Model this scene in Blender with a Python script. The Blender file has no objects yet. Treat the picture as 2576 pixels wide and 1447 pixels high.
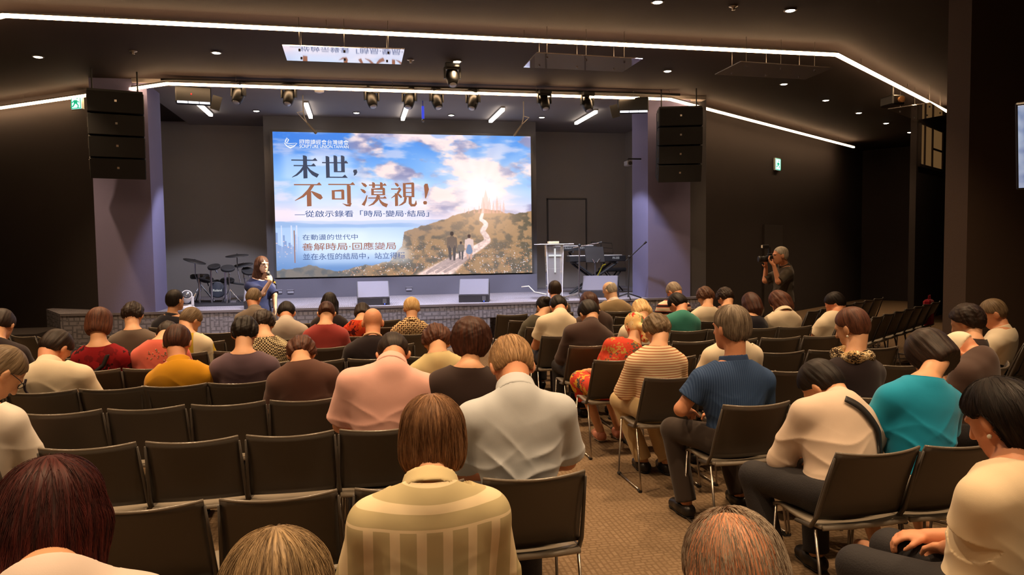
import bpy, math, random
import numpy as np
from mathutils import Vector, Matrix, Euler
from mathutils.kdtree import KDTree

C = bpy.context.scene.collection
PI = math.pi

# ------------------------------------------------------------------ camera, world, exposure, large lights
CAM_H = 1.72
FPX = 1842.5
YAW, PITCH, ROLL = 0.20604, 0.056035, -0.01276
def cam_axes():
    cy, sy = math.cos(YAW), math.sin(YAW)
    f = np.array([sy, cy, 0.]); r = np.array([cy, -sy, 0.]); u = np.array([0, 0, 1.])
    f2 = f*math.cos(PITCH) - u*math.sin(PITCH); u2 = u*math.cos(PITCH) + f*math.sin(PITCH)
    return np.array([r*math.cos(ROLL) + u2*math.sin(ROLL), -(u2*math.cos(ROLL) - r*math.sin(ROLL)), f2])
CAMR = cam_axes()
cam = bpy.data.cameras.new('camera')
cam.sensor_width = 36.0
cam.lens = FPX/2576*36
cam.clip_end = 200
co = bpy.data.objects.new('camera', cam); C.objects.link(co)
co.matrix_world = Matrix(((CAMR[0][0], -CAMR[1][0], -CAMR[2][0], 0), (CAMR[0][1], -CAMR[1][1], -CAMR[2][1], 0),
                          (CAMR[0][2], -CAMR[1][2], -CAMR[2][2], CAM_H), (0, 0, 0, 1)))
bpy.context.scene.camera = co
def ray(x, y): return CAMR.T @ np.array([x-1288, y-723.5, FPX])
def at_z(x, y, z):      # where the sight line through a photograph pixel meets the level plane z
    r = ray(x, y); return r*((z-CAM_H)/r[2]) + np.array([0, 0, CAM_H])
def at_y(x, y, Y):      # ... meets the upright plane at depth Y
    r = ray(x, y); return r*(Y/r[1]) + np.array([0, 0, CAM_H])

vs = bpy.context.scene.view_settings
vs.view_transform = 'Standard'; vs.look = 'None'; vs.gamma = 1.0; vs.use_curve_mapping = False
vs.exposure = 0.0
bpy.context.scene.cycles.max_bounces = 7
w = bpy.data.worlds.new('world'); bpy.context.scene.world = w; w.use_nodes = True
w.node_tree.nodes['Background'].inputs[0].default_value = (1.0, 0.8, 0.62, 1)
w.node_tree.nodes['Background'].inputs[1].default_value = 0.018

WARM = (1.0, 0.66, 0.37)
COOL = (0.78, 0.80, 1.0)
def lamp(name, kind, loc, energy, color, target=None, size=0.1, angle=None, blend=0.4, parent=None):
    l = bpy.data.lights.new(name, kind); l.energy = energy; l.color = color
    if kind == 'SPOT':
        l.spot_size = math.radians(angle or 90); l.spot_blend = blend; l.shadow_soft_size = size
    elif kind == 'POINT': l.shadow_soft_size = size
    elif kind == 'AREA': l.size = size
    o = bpy.data.objects.new(name, l); C.objects.link(o); o.location = loc
    if target is not None:
        o.rotation_euler = (Vector(target)-Vector(loc)).to_track_quat('-Z', 'Y').to_euler()
    if parent: 
        o.parent = parent; o.matrix_parent_inverse = parent.matrix_basis.inverted()
    return o
DOWN_W = 265.0      # each ceiling downlight
STAGE_W = 380.0     # each stage spot
SIGN_W = 1.0

# ------------------------------------------------------------------ helpers
def lin(c):
    if isinstance(c, str):
        c = c.lstrip('#'); c = tuple(int(c[i:i+2], 16)/255 for i in (0, 2, 4))
    return tuple((v/12.92 if v <= 0.04045 else ((v+0.055)/1.055)**2.4) for v in c)
def rgba(c): return (*lin(c), 1.0)
_mats = {}
def new_mat(name):
    m = bpy.data.materials.new(name); m.use_nodes = True
    return m, m.node_tree.nodes, m.node_tree.links, m.node_tree.nodes['Principled BSDF']
def mat(name, col, rough=0.6, metal=0.0, spec=0.5, bump=0.0, bscale=60.0, var=0.0, vscale=8.0, coat=0.0, sheen=0.0):
    key = (name, str(col), rough, metal, spec, bump, bscale, var)
    if key in _mats: return _mats[key]
    m, n, l, b = new_mat(name)
    b.inputs['Base Color'].default_value = rgba(col); b.inputs['Roughness'].default_value = rough
    b.inputs['Metallic'].default_value = metal; b.inputs['Specular IOR Level'].default_value = spec
    if sheen: b.inputs['Sheen Weight'].default_value = sheen
    if bump or var:
        tc = n.new('ShaderNodeTexCoord')
    if bump:
        nz = n.new('ShaderNodeTexNoise'); nz.inputs['Scale'].default_value = bscale; nz.inputs['Detail'].default_value = 4
        bp = n.new('ShaderNodeBump'); bp.inputs['Strength'].default_value = bump; bp.inputs['Distance'].default_value = 0.01
        l.new(tc.outputs['Object'], nz.inputs['Vector']); l.new(nz.outputs['Fac'], bp.inputs['Height']); l.new(bp.outputs['Normal'], b.inputs['Normal'])
    if var:
        nz = n.new('ShaderNodeTexNoise'); nz.inputs['Scale'].default_value = vscale; nz.inputs['Detail'].default_value = 5
        mx = n.new('ShaderNodeMix'); mx.data_type = 'RGBA'
        cl = lin(col)
        mx.inputs['A'].default_value = (*[v*(1-var) for v in cl], 1); mx.inputs['B'].default_value = (*[min(1, v*(1+var)) for v in cl], 1)
        l.new(tc.outputs['Object'], nz.inputs['Vector']); l.new(nz.outputs['Fac'], mx.inputs['Factor']); l.new(mx.outputs['Result'], b.inputs['Base Color'])
    _mats[key] = m
    return m
def emit(name, col, strength):
    key = ('E', name, str(col), strength)
    if key in _mats: return _mats[key]
    m, n, l, b = new_mat(name)
    b.inputs['Base Color'].default_value = (0.02, 0.02, 0.02, 1)
    b.inputs['Emission Color'].default_value = rgba(col); b.inputs['Emission Strength'].default_value = strength
    _mats[key] = m
    return m

def mesh_obj(name, verts, faces, m, parent=None, smooth=False, loc=None, uniform=None):
    me = bpy.data.meshes.new(name)
    verts = np.asarray(verts, dtype=np.float32).reshape(-1, 3)
    if uniform:
        faces = np.asarray(faces, dtype=np.int32)
        me.vertices.add(len(verts)); me.vertices.foreach_set('co', verts.ravel())
        k = faces.shape[1]
        me.loops.add(faces.size); me.loops.foreach_set('vertex_index', faces.ravel())
        me.polygons.add(len(faces)); me.polygons.foreach_set('loop_start', np.arange(0, faces.size, k, dtype=np.int32))
        me.update(calc_edges=True)
    else:
        me.from_pydata([tuple(map(float, v)) for v in verts], [], faces); me.update()
    if smooth: me.polygons.foreach_set('use_smooth', np.ones(len(me.polygons), dtype=bool))
    me.materials.append(m)
    o = bpy.data.objects.new(name, me); C.objects.link(o)
    if parent: o.parent = parent
    if loc is not None: o.location = loc
    return o
def empty(name, loc, rz=0.0):
    o = bpy.data.objects.new(name, None); C.objects.link(o); o.location = loc; o.rotation_euler = (0, 0, rz)
    o.empty_display_size = 0.1
    return o
def tag(o, label, cat, group=None):
    o['label'] = label; o['category'] = cat
    if group: o['group'] = group
    return o
def struct(o): o['kind'] = 'structure'; return o

class MB:
    """collects simple solids into one mesh"""
    def __init__(s): s.v = []; s.f = []
    def add(s, v, f):
        b = len(s.v); s.v += [tuple(p) for p in v]; s.f += [tuple(i+b for i in q) for q in f]; return s
    def box(s, lo, hi, M=None, bev=0.0):
        x0, y0, z0 = lo; x1, y1, z1 = hi
        if bev > 0:
            b = bev; P = []
            for (ax, sg) in ((0, -1), (0, 1), (1, -1), (1, 1), (2, -1), (2, 1)): pass
            xs = (x0, x0+b, x1-b, x1); ys = (y0, y0+b, y1-b, y1); zs = (z0, z0+b, z1-b, z1)
            idx = {}
            for i in range(4):
                for j in range(4):
                    for k in range(4):
                        e = (i in (0, 3)) + (j in (0, 3)) + (k in (0, 3))
                        if e == 1: idx[(i, j, k)] = len(P); P.append((xs[i], ys[j], zs[k]))
            F = []
            g = lambda i, j, k: idx[(i, j, k)]
            for a in (0, 3):
                q = [g(a, 1, 1), g(a, 2, 1), g(a, 2, 2), g(a, 1, 2)]; F.append(q if a else q[::-1])
                q = [g(1, a, 1), g(2, a, 1), g(2, a, 2), g(1, a, 2)]; F.append(q[::-1] if a else q)
                q = [g(1, 1, a), g(2, 1, a), g(2, 2, a), g(1, 2, a)]; F.append(q if a else q[::-1])
            n = lambda a: 1 if a == 0 else 2
            for a in (0, 3):
                for c in (0, 3):
                    F.append([g(a, n(c), 1), g(a, n(c), 2), g(n(a), c, 2), g(n(a), c, 1)])
                    F.append([g(a, 1, n(c)), g(a, 2, n(c)), g(n(a), 2, c), g(n(a), 1, c)])
                    F.append([g(1, a, n(c)), g(2, a, n(c)), g(2, n(a), c), g(1, n(a), c)])
                    for e in (0, 3): F.append([g(a, n(c), n(e)), g(n(a), c, n(e)), g(n(a), n(c), e)])
            v, f = P, F
        else:
            v = [(x0, y0, z0), (x1, y0, z0), (x1, y1, z0), (x0, y1, z0), (x0, y0, z1), (x1, y0, z1), (x1, y1, z1), (x0, y1, z1)]
            f = [(0, 3, 2, 1), (4, 5, 6, 7), (0, 1, 5, 4), (1, 2, 6, 5), (2, 3, 7, 6), (3, 0, 4, 7)]
        if M is not None: v = [tuple(M @ Vector(p)) for p in v]
        return s.add(v, f)
    def tube(s, pts, r, n=10, cap=True):
        pts = [Vector(p) for p in pts]; rs = r if hasattr(r, '__len__') else [r]*len(pts)
        V = []; F = []; up = None
        for i, p in enumerate(pts):
            d = (pts[min(i+1, len(pts)-1)] - pts[max(i-1, 0)]).normalized()
            if up is None:
                up = Vector((0, 0, 1)) if abs(d.z) < 0.9 else Vector((0, 1, 0))
            a = d.cross(up).normalized(); up = a.cross(d).normalized()
            for k in range(n):
                t = 2*PI*k/n; V.append(tuple(p + (a*math.cos(t) + up*math.sin(t))*rs[i]))
        for i in range(len(pts)-1):
            for k in range(n):
                F.append((i*n+k, i*n+(k+1) % n, (i+1)*n+(k+1) % n, (i+1)*n+k))
        if cap: F.append(tuple(range(n))[::-1]); F.append(tuple((len(pts)-1)*n+k for k in range(n)))
        return s.add(V, F)
    def lathe(s, prof, n=24, M=None):
        V = []; F = []
        for (r, z) in prof:
            for k in range(n): V.append((r*math.cos(2*PI*k/n), r*math.sin(2*PI*k/n), z))
        for i in range(len(prof)-1):
            for k in range(n): F.append((i*n+k, i*n+(k+1) % n, (i+1)*n+(k+1) % n, (i+1)*n+k))
        F.append(tuple(range(n))[::-1]); F.append(tuple((len(prof)-1)*n+k for k in range(n)))
        if M is not None: V = [tuple(M @ Vector(p)) for p in V]
        return s.add(V, F)
    def prism(s, poly, z0, z1, M=None):
        n = len(poly)
        V = [(x, y, z0) for x, y in poly] + [(x, y, z1) for x, y in poly]
        F = [tuple(range(n))[::-1], tuple(range(n, 2*n))] + [(i, (i+1) % n, n+(i+1) % n, n+i) for i in range(n)]
        if M is not None: V = [tuple(M @ Vector(p)) for p in V]
        return s.add(V, F)
    def sphere(s, c, r, nu=14, nv=9):
        rx, ry, rz = r if hasattr(r, '__len__') else (r, r, r)
        V = [(c[0], c[1], c[2]-rz)]; F = []
        for i in range(1, nv):
            a = PI*i/nv
            for k in range(nu): V.append((c[0]+rx*math.sin(a)*math.cos(2*PI*k/nu), c[1]+ry*math.sin(a)*math.sin(2*PI*k/nu), c[2]-rz*math.cos(a)))
        V.append((c[0], c[1], c[2]+rz))
        for k in range(nu): F.append((0, 1+(k+1) % nu, 1+k))
        for i in range(nv-2):
            for k in range(nu):
                a = 1+i*nu; F.append((a+k, a+(k+1) % nu, a+nu+(k+1) % nu, a+nu+k))
        a = 1+(nv-2)*nu
        for k in range(nu): F.append((a+k, a+(k+1) % nu, len(V)-1))
        return s.add(V, F)
    def build(s, name, m, parent=None, smooth=False, loc=None):
        return mesh_obj(name, s.v, s.f, m, parent, smooth, loc)
def shell(grid, th):
    """closed thin solid from an (a,b,3) grid of points"""
    g = np.asarray(grid, float); a, b, _ = g.shape
    du = np.gradient(g, axis=0); dv = np.gradient(g, axis=1); nrm = np.cross(du, dv); nrm /= np.linalg.norm(nrm, axis=2, keepdims=True)
    V = np.concatenate([(g+nrm*th/2).reshape(-1, 3), (g-nrm*th/2).reshape(-1, 3)]); N = a*b; F = []
    id_ = lambda i, j, k: k*N+i*b+j
    for i in range(a-1):
        for j in range(b-1):
            F.append((id_(i, j, 0), id_(i+1, j, 0), id_(i+1, j+1, 0), id_(i, j+1, 0)))
            F.append((id_(i, j, 1), id_(i, j+1, 1), id_(i+1, j+1, 1), id_(i+1, j, 1)))
    for i in range(a-1):
        F.append((id_(i, 0, 0), id_(i, 0, 1), id_(i+1, 0, 1), id_(i+1, 0, 0))); F.append((id_(i, b-1, 0), id_(i+1, b-1, 0), id_(i+1, b-1, 1), id_(i, b-1, 1)))
    for j in range(b-1):
        F.append((id_(0, j, 0), id_(0, j+1, 0), id_(0, j+1, 1), id_(0, j, 1))); F.append((id_(a-1, j, 0), id_(a-1, j, 1), id_(a-1, j+1, 1), id_(a-1, j+1, 0)))
    return V, F
def copy_tree(o, parent=None):
    c = o.copy(); C.objects.link(c)
    if parent: c.parent = parent
    for ch in o.children: copy_tree(ch, c)
    return c
def text_mesh(name, body, m, x0, x1, z0, z1, y, parent, bold=0.0, face=-1, extrude=0.0008, keep=False):
    """lettering as a mesh standing in an upright plane facing -Y, fitted into the given rectangle"""
    cu = bpy.data.curves.new(name, 'FONT'); cu.body = body; cu.size = 1.0; cu.offset = bold; cu.extrude = 0; cu.resolution_u = 3
    t = bpy.data.objects.new(name, cu); C.objects.link(t)
    dg = bpy.context.evaluated_depsgraph_get(); dg.update()
    me = bpy.data.meshes.new_from_object(t.evaluated_get(dg))
    bpy.data.objects.remove(t); bpy.data.curves.remove(cu)
    n = len(me.vertices); a = np.zeros(n*3, np.float32); me.vertices.foreach_get('co', a); a = a.reshape(-1, 3)
    lo, hi = a.min(0), a.max(0)
    sx = (x1-x0)/(hi[0]-lo[0]); sz = (z1-z0)/(hi[1]-lo[1])
    if keep: sx = sz
    b = np.zeros_like(a); b[:, 0] = x0+(a[:, 0]-lo[0])*sx; b[:, 2] = z0+(a[:, 1]-lo[1])*sz; b[:, 1] = y
    me.vertices.foreach_set('co', b.ravel()); me.update()
    me.materials.clear(); me.materials.append(m); me.name = name
    o = bpy.data.objects.new(name, me); C.objects.link(o)
    if parent:
        o.parent = parent
        o.matrix_parent_inverse = Matrix.Translation(-Vector(parent.location))
    return o

# ------------------------------------------------------------------ the room
DARK = '#2a2523'
def wall_mat(name, col, sc=1.2):
    return mat(name, col, rough=0.8, spec=0.25, bump=0.15, bscale=90, var=0.10, vscale=sc)
M_ceil = wall_mat('dark_painted_ceiling', '#2b201b')
M_dark = wall_mat('dark_painted_wall', '#3a3433')
M_stageceil = wall_mat('grey_painted_stage_ceiling', '#837d7a')
M_stagewall = wall_mat('grey_painted_stage_wall', '#94908e')
M_pillar = wall_mat('lilac_grey_painted_pillar', '#757190')
M_brown = wall_mat('brown_painted_pillar', '#4a3c33')
def carpet(name, c1, c2, c3, sx, sy, up='XY'):
    """woven carpet tile with short straight dashes running both ways"""
    m, n, l, b = new_mat(name)
    b.inputs['Roughness'].default_value = 0.95; b.inputs['Specular IOR Level'].default_value = 0.15
    tc = n.new('ShaderNodeTexCoord'); mp = n.new('ShaderNodeMapping')
    if up == 'XZ': mp.inputs['Rotation'].default_value = (math.radians(-90), 0, 0)
    l.new(tc.outputs['Object'], mp.inputs['Vector'])
    def bricks(scale, rot, mort, off):
        m2 = n.new('ShaderNodeMapping'); m2.inputs['Rotation'].default_value = (0, 0, rot); m2.inputs['Location'].default_value = (off, off*0.7, 0)
        br = n.new('ShaderNodeTexBrick'); br.inputs['Scale'].default_value = scale; br.inputs['Mortar Size'].default_value = mort
        br.inputs['Color1'].default_value = (1, 1, 1, 1); br.inputs['Color2'].default_value = (0.75, 0.75, 0.75, 1); br.inputs['Mortar'].default_value = (0, 0, 0, 1)
        br.inputs['Mortar Smooth'].default_value = 0.2; br.offset = 0.37; br.squash = 0.6; br.squash_frequency = 3
        l.new(mp.outputs['Vector'], m2.inputs['Vector']); l.new(m2.outputs['Vector'], br.inputs['Vector']); return br
    b1 = bricks(sx, 0, 0.045, 0.0); b2 = bricks(sy, PI/2, 0.05, 0.31)
    nz = n.new('ShaderNodeTexNoise'); nz.inputs['Scale'].default_value = 5.0; nz.inputs['Detail'].default_value = 3; l.new(tc.outputs['Object'], nz.inputs['Vector'])
    rp = n.new('ShaderNodeValToRGB'); rp.color_ramp.elements[0].position = 0.46; rp.color_ramp.elements[1].position = 0.54; l.new(nz.outputs['Fac'], rp.inputs['Fac'])
    mx = n.new('ShaderNodeMix'); mx.data_type = 'RGBA'
    l.new(rp.outputs['Color'], mx.inputs['Factor']); l.new(b1.outputs['Color'], mx.inputs['A']); l.new(b2.outputs['Color'], mx.inputs['B'])
    cr = n.new('ShaderNodeValToRGB'); e = cr.color_ramp.elements
    e[0].position = 0.0; e[0].color = rgba(c1); e[1].position = 1.0; e[1].color = rgba(c3); q = cr.color_ramp.elements.new(0.72); q.color = rgba(c2)
    l.new(mx.outputs['Result'], cr.inputs['Fac']); l.new(cr.outputs['Color'], b.inputs['Base Color'])
    bp = n.new('ShaderNodeBump'); bp.inputs['Strength'].default_value = 0.35; bp.inputs['Distance'].default_value = 0.004
    n2 = n.new('ShaderNodeTexNoise'); n2.inputs['Scale'].default_value = 220; l.new(tc.outputs['Object'], n2.inputs['Vector'])
    ad = n.new('ShaderNodeMath'); ad.operation = 'ADD'; l.new(n2.outputs['Fac'], ad.inputs[0]); l.new(mx.outputs['Result'], ad.inputs[1])
    l.new(ad.outputs['Value'], bp.inputs['Height']); l.new(bp.outputs['Normal'], b.inputs['Normal'])
    return m
M_floor = carpet('brown_woven_carpet', '#6f5b45', '#7c6750', '#846f58', 8.0, 8.0)
M_stagefloor = carpet('grey_woven_carpet', '#747178', '#908c96', '#9a96a0', 8.0, 8.0)
M_stagefront = carpet('grey_woven_carpet_upright', '#6b6970', '#85838b', '#908e96', 3.6, 3.6, 'XZ')

CEIL, SCEIL, STAGE_Z = 4.42, 4.36, 0.743
u_r = np.array([0.819, 0.574]); u_l = np.array([-0.805, 0.593])     # directions of the two angled wings
struct(MB().box((-14, -6, -0.2), (18, 22, 0)).build('floor', M_floor))
struct(MB().box((-14, -6, CEIL), (18, 24, CEIL+0.2)).build('ceiling', M_ceil))
struct(MB().box((-3.4, 12.55, SCEIL), (6.3, 16.8, CEIL-0.001)).build('ceiling_stage', M_stageceil))
def wall(name, p0, p1, z0, z1, th, m):
    d = Vector((p1[0]-p0[0], p1[1]-p0[1], 0)); n = Vector((-d.y, d.x, 0)).normalized()*th
    return struct(MB().prism([(p0[0], p0[1]), (p1[0], p1[1]), (p1[0]+n.x, p1[1]+n.y), (p0[0]+n.x, p0[1]+n.y)], z0, z1).build(name, m))
wall('wall_stage_back', (-4.4, 16.6), (7.2, 16.6), 0, CEIL, 0.2, M_stagewall)
wall('wall_stage_left', (-4.05, 13.35), (-4.05, 16.7), 0, CEIL, 0.2, M_stagewall)
wall('wall_stage_right', (6.25, 16.7), (6.25, 13.35), 0, CEIL, 0.2, M_stagewall)
RW0 = np.array([6.36, 13.45]); LW0 = np.array([-4.1, 13.3])
e = RW0+u_r*10.2; wall('wall_right_wing', tuple(RW0), tuple(e), 0, CEIL, 0.2, M_dark)
e2 = e+np.array([0.574, -0.819])*12; wall('wall_right', tuple(e), tuple(e2), 0, CEIL, 0.2, M_dark)
f = LW0+u_l*8.0; wall('wall_left_wing', tuple(f), tuple(LW0), 0, CEIL, 0.2, M_dark)
wall('wall_left', (-10.5, -5.9), tuple(f), 0, CEIL, 0.2, M_dark)
wall('wall_back', (17.8, -5.8), (-13.8, -5.8), 0, CEIL, 0.2, M_dark)
# pillars either side of the stage
struct(MB().box((-4.03, 12.62, STAGE_Z), (-3.2, 13.4, CEIL)).build('pillar_stage_left', M_pillar))
struct(MB().box((5.19, 12.62, STAGE_Z), (6.02, 13.4, CEIL)).build('pillar_stage_right', M_pillar))
struct(MB().box((6.03, 12.75, STAGE_Z), (6.40, 13.5, CEIL)).build('wall_return_right', wall_mat('dark_grey_painted_return', '#57565a')))
struct(MB().box((6.15, 6.45, 0), (8.6, 6.75, CEIL)).build('pillar_right', M_brown))
# lit control booth beyond the right wing
b0 = np.array([11.45, 13.35]); b1 = b0+u_r*5
wall('wall_booth', tuple(b0), tuple(b1), 0, CEIL, 0.12, M_dark)
R_w = Matrix.Rotation(math.atan2(u_r[1], u_r[0]), 4, 'Z')
o = empty('window_1', (float(b0[0]), float(b0[1]), 0), math.atan2(u_r[1], u_r[0])); struct(o)
MB().box((0.12, -0.03, 3.33), (1.9, -0.01, 4.18)).build('pane', emit('lit_booth_glass', '#b98a55', 0.22), o)
fr = MB()
for a in ((0.08, 0.13), (0.42, 0.46), (1.02, 1.07), (1.9, 1.95)): fr.box((a[0], -0.06, 3.28), (a[1], 0.0, 4.22))
for a in ((3.28, 3.34), (4.17, 4.22)): fr.box((0.08, -0.06, a[0]), (1.95, 0.0, a[1]))
fr.box((1.07, -0.05, 3.72), (1.9, -0.01, 3.76)); fr.build('window_frame', M_dark, o)
# door leaf lines on the wing wall
def wing_pt(s, off=0.0, z=0.0): p = RW0+u_r*s+np.array([0.574, -0.819])*off; return (float(p[0]), float(p[1]), z)
d = empty('door_1', wing_pt(3.4, 0.0), math.atan2(u_r[1], u_r[0])); struct(d)
MB().box((0, -0.05, 0.0), (1.0, -0.005, 2.15)).build('door_leaf', mat('dark_door_paint', '#3d3837', rough=0.6), d)
MB().tube([(0.9, -0.08, 1.0), (0.78, -0.08, 1.0)], 0.012).build('door_handle', mat('brushed_steel', '#888888', rough=0.35, metal=1.0), d)
d = empty('door_2', (4.35, 16.6, STAGE_Z)); struct(d)
fr = MB(); fr.box((0, -0.03, 0), (0.9, -0.004, 2.05)); fr.build('door_leaf', M_stagewall, d)
fr = MB()
for q in ((-0.03, 0.0), (0.9, 0.93)): fr.box((q[0], -0.04, 0), (q[1], 0, 2.08))
fr.box((-0.03, -0.04, 2.05), (0.93, 0, 2.08)); fr.build('door_frame', mat('dark_grey_frame', '#4a4a4c'), d)
# stage
poly = [(-4.62, 12.72), (-3.4, 12.58), (-1.05, 12.47), (3.02, 12.40), (4.6, 12.43), (6.42, 12.56), (6.42, 16.6), (-4.4, 16.6), (-5.3, 14.0)]
low = poly[:3]+[(2.2, 12.42), (2.2, 13.0), (3.7, 13.0), (3.7, 12.41)]+poly[4:]
st = MB().prism(low, 0, 0.5).prism(poly, 0.5001, STAGE_Z); so = st.build('stage_platform', M_stagefloor)
so.data.materials.append(M_stagefront)
for p in so.data.polygons:
    if abs(p.normal.z) < 0.5: p.material_index = 1
struct(so)
tr = MB()
for i in range(5): 
    a, b = Vector((*poly[i], 0)), Vector((*poly[i+1], 0)); n = Vector((b.y-a.y, -(b.x-a.x), 0)).normalized()*0.012
    tr.prism([(a.x+n.x, a.y+n.y), (b.x+n.x, b.y+n.y), (b.x-n.x*2, b.y-n.y*2), (a.x-n.x*2, a.y-n.y*2)], STAGE_Z-0.03, STAGE_Z+0.006)
tr = struct(tr.build('trim_stage_edge', mat('pale_metal_edge', '#9d9aa3', rough=0.4, metal=0.6)))
t = tag(empty('subwoofer', (2.6, 12.5, 0)), 'black subwoofer cabinet standing in the recess under the stage front', 'speaker')
MB().box((0, 0, 0), (0.98, 0.42, 0.45), bev=0.01).build('cabinet', mat('black_speaker_paint', '#262324', rough=0.6), t)
MB().box((0.03, -0.012, 0.03), (0.95, -0.001, 0.42)).build('front_grille', mat('black_speaker_mesh', '#1c1a1b', rough=0.8, bump=0.4, bscale=400), t)
# wide low dark risers beside the stage on the left
for i, (z, y) in enumerate(((0.25, 11.7), (0.5, 12.15))):
    struct(MB().box((-9.5, y, 0 if i == 0 else 0), (-4.75, 13.2, z)).build('step_left_wing' , M_dark))
# screen wall
struct(MB().box((-1.78, 15.32, STAGE_Z), (3.76, 15.7, SCEIL)).build('wall_screen_box', wall_mat('grey_screen_surround', '#5f5d60')))
struct(MB().box((-1.76, 15.21, STAGE_Z), (3.73, 15.32, 1.13)).build('wall_screen_skirt', wall_mat('lilac_grey_skirt', '#605e69')))

# ------------------------------------------------------------------ ceiling lights
M_led = emit('warm_led_diffuser', '#ffcf9c', 24.0)
M_alu = mat('anodised_aluminium', '#8a8580', rough=0.35, metal=1.0)
M_black = mat('black_powder_coat', '#161514', rough=0.5)
def strip(label, pts, z):
    o = tag(empty('led_strip_light', (pts[1][0], pts[1][1], z)), label, 'strip light', 'warm led strip lights under the ceiling')
    led = MB(); prof = MB(); w2 = 0.024
    P = [Vector((p[0]-pts[1][0], p[1]-pts[1][1], 0)) for p in pts]
    N = []
    for i in range(len(P)):
        d = []
        if i > 0: d.append((P[i]-P[i-1]).normalized())
        if i < len(P)-1: d.append((P[i+1]-P[i]).normalized())
        t = sum(d, Vector()).normalized(); nn = Vector((-t.y, t.x, 0)); k = 1/max(0.5, nn.dot(Vector((-d[0].y, d[0].x, 0)))); N.append(nn*k)
    for i in range(len(P)-1):
        q = [P[i]+N[i]*w2, P[i+1]+N[i+1]*w2, P[i+1]-N[i+1]*w2, P[i]-N[i]*w2]
        led.prism([(v.x, v.y) for v in q], -0.022, 0.012)
        q = [P[i]+N[i]*0.008, P[i+1]+N[i+1]*0.008, P[i+1]-N[i+1]*0.008, P[i]-N[i]*0.008]; prof.prism([(v.x, v.y) for v in q], 0.0125, 0.04)
        L = (P[i+1]-P[i]).length; d = (P[i+1]-P[i]).normalized(); s = 1.0
        while s < L:
            c = P[i]+d*s; prof.tube([(c.x, c.y, 0.05), (c.x, c.y, CEIL-z)], 0.004, 6); s += 2.4
    led.build('led_diffuser', M_led, o); prof.build('aluminium_profile', M_alu, o)
    return o
S1 = [at_z(-60, 62, 4.3), at_z(10, 38, 4.3), at_z(2105, 137, 4.3), at_z(2382, 280, 4.3)]
S1[0] = S1[1]+np.array([-4.0, 3.0, 0]);
strip('long warm led strip crossing the top of the view, bent down at its right end', [tuple(p[:2]) for p in S1], 4.3)
S2 = [at_z(420, 210, 4.27)+np.array([-5.5, 4.05, 0]), at_z(420, 210, 4.27), at_z(1685, 249, 4.27), at_z(2148, 370, 4.27)]
strip('warm led strip over the stage front with both ends bent away', [tuple(p[:2]) for p in S2], 4.27)

M_lens = emit('downlight_lens', '#ffe9cc', 30.0)
M_can = mat('downlight_rim', '#3a3634', rough=0.4)
down_proto = None
def downlight(x, y, z, label, watt, group='round downlights in the ceiling'):
    global down_proto
    if down_proto is None:
        r = empty('ceiling_downlight', (0, 0, 0))
        pr = [(0.072, 0.0), (0.072, -0.012), (0.056, -0.016), (0.054, -0.002)]
        MB().lathe(pr, 28).build('rim', M_can, r, True)
        MB().lathe([(0.054, -0.004), (0.054, -0.014), (0.04, -0.020)], 24).build('lens', M_lens, r)
        down_proto = r; o = r
    else: o = copy_tree(down_proto)
    o.location = (x, y, z); tag(o, label, 'ceiling light', group)
    lamp('downlight_lamp', 'SPOT', (x, y, z-0.04), watt, WARM, (x, y, 0), 0.05, 100, 0.8)
names = ['far left', 'second from left', 'third from left', 'fourth from left', 'fifth from left', 'sixth from left']
for i, (x, y) in enumerate([(-4.25, 11.36), (-1.83, 10.76), (-0.14, 10.71), (1.47, 10.72), (3.2, 10.79), (4.77, 10.8)]):
    downlight(x, y, CEIL, f'round downlight in the row between the two led strips, {names[i]}', DOWN_W)
for i, (x, y) in enumerate([(7.13, 11.37), (8.74, 12.53), (10.29, 13.64), (11.82, 14.73), (13.41, 15.87)]):
    downlight(x, y, CEIL, f'round downlight in the slanting right wing row, {["nearest the stage", "second from the stage", "middle one", "fourth from the stage", "farthest from the stage"][i]}', DOWN_W*0.5)
for i, (x, y) in enumerate([(3.32, 7.785), (4.966, 7.8)]):
    downlight(x, y, CEIL, ['round downlight cut by the top edge of the photo', 'round downlight at top right above the long led strip'][i], DOWN_W)
for y in (7.79, 4.9, 2.0, -0.9):
    for x in (-4.8, -3.2, -1.55, 0.08, 1.7, 3.32, 4.97):
        if y > 7 and x > 3: continue
        downlight(x, y, CEIL, 'round downlight in the ceiling above the audience, out of the picture', DOWN_W)
for i, (x, y) in enumerate([(-1.83, 14.76), (0.03, 14.7), (1.88, 14.7), (3.74, 14.7)]):
    downlight(x, y, SCEIL, f'small round downlight in the stage ceiling, {["leftmost", "second from left", "third from left", "rightmost"][i]}', 35)
# dead fittings / sprinklers
spr = None
for i, (px_, py_) in enumerate([(1033, 150), (335, 128), (1845, 15)]):
    p = at_z(px_, py_, CEIL)
    if spr is None:
        spr = MB().lathe([(0.05, 0), (0.05, -0.008), (0.03, -0.012), (0.012, -0.03), (0.02, -0.045), (0.001, -0.047)], 20).build('ceiling_sprinkler', M_alu, None, True); o = spr
    else: o = spr.copy(); C.objects.link(o)
    o.location = (p[0], p[1], CEIL); tag(o, ['small unlit ceiling sprinkler right of the mirrored panel', 'small unlit ceiling sprinkler at upper left', 'small unlit ceiling sprinkler at the top right'][i], 'sprinkler', 'ceiling sprinklers')

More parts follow.
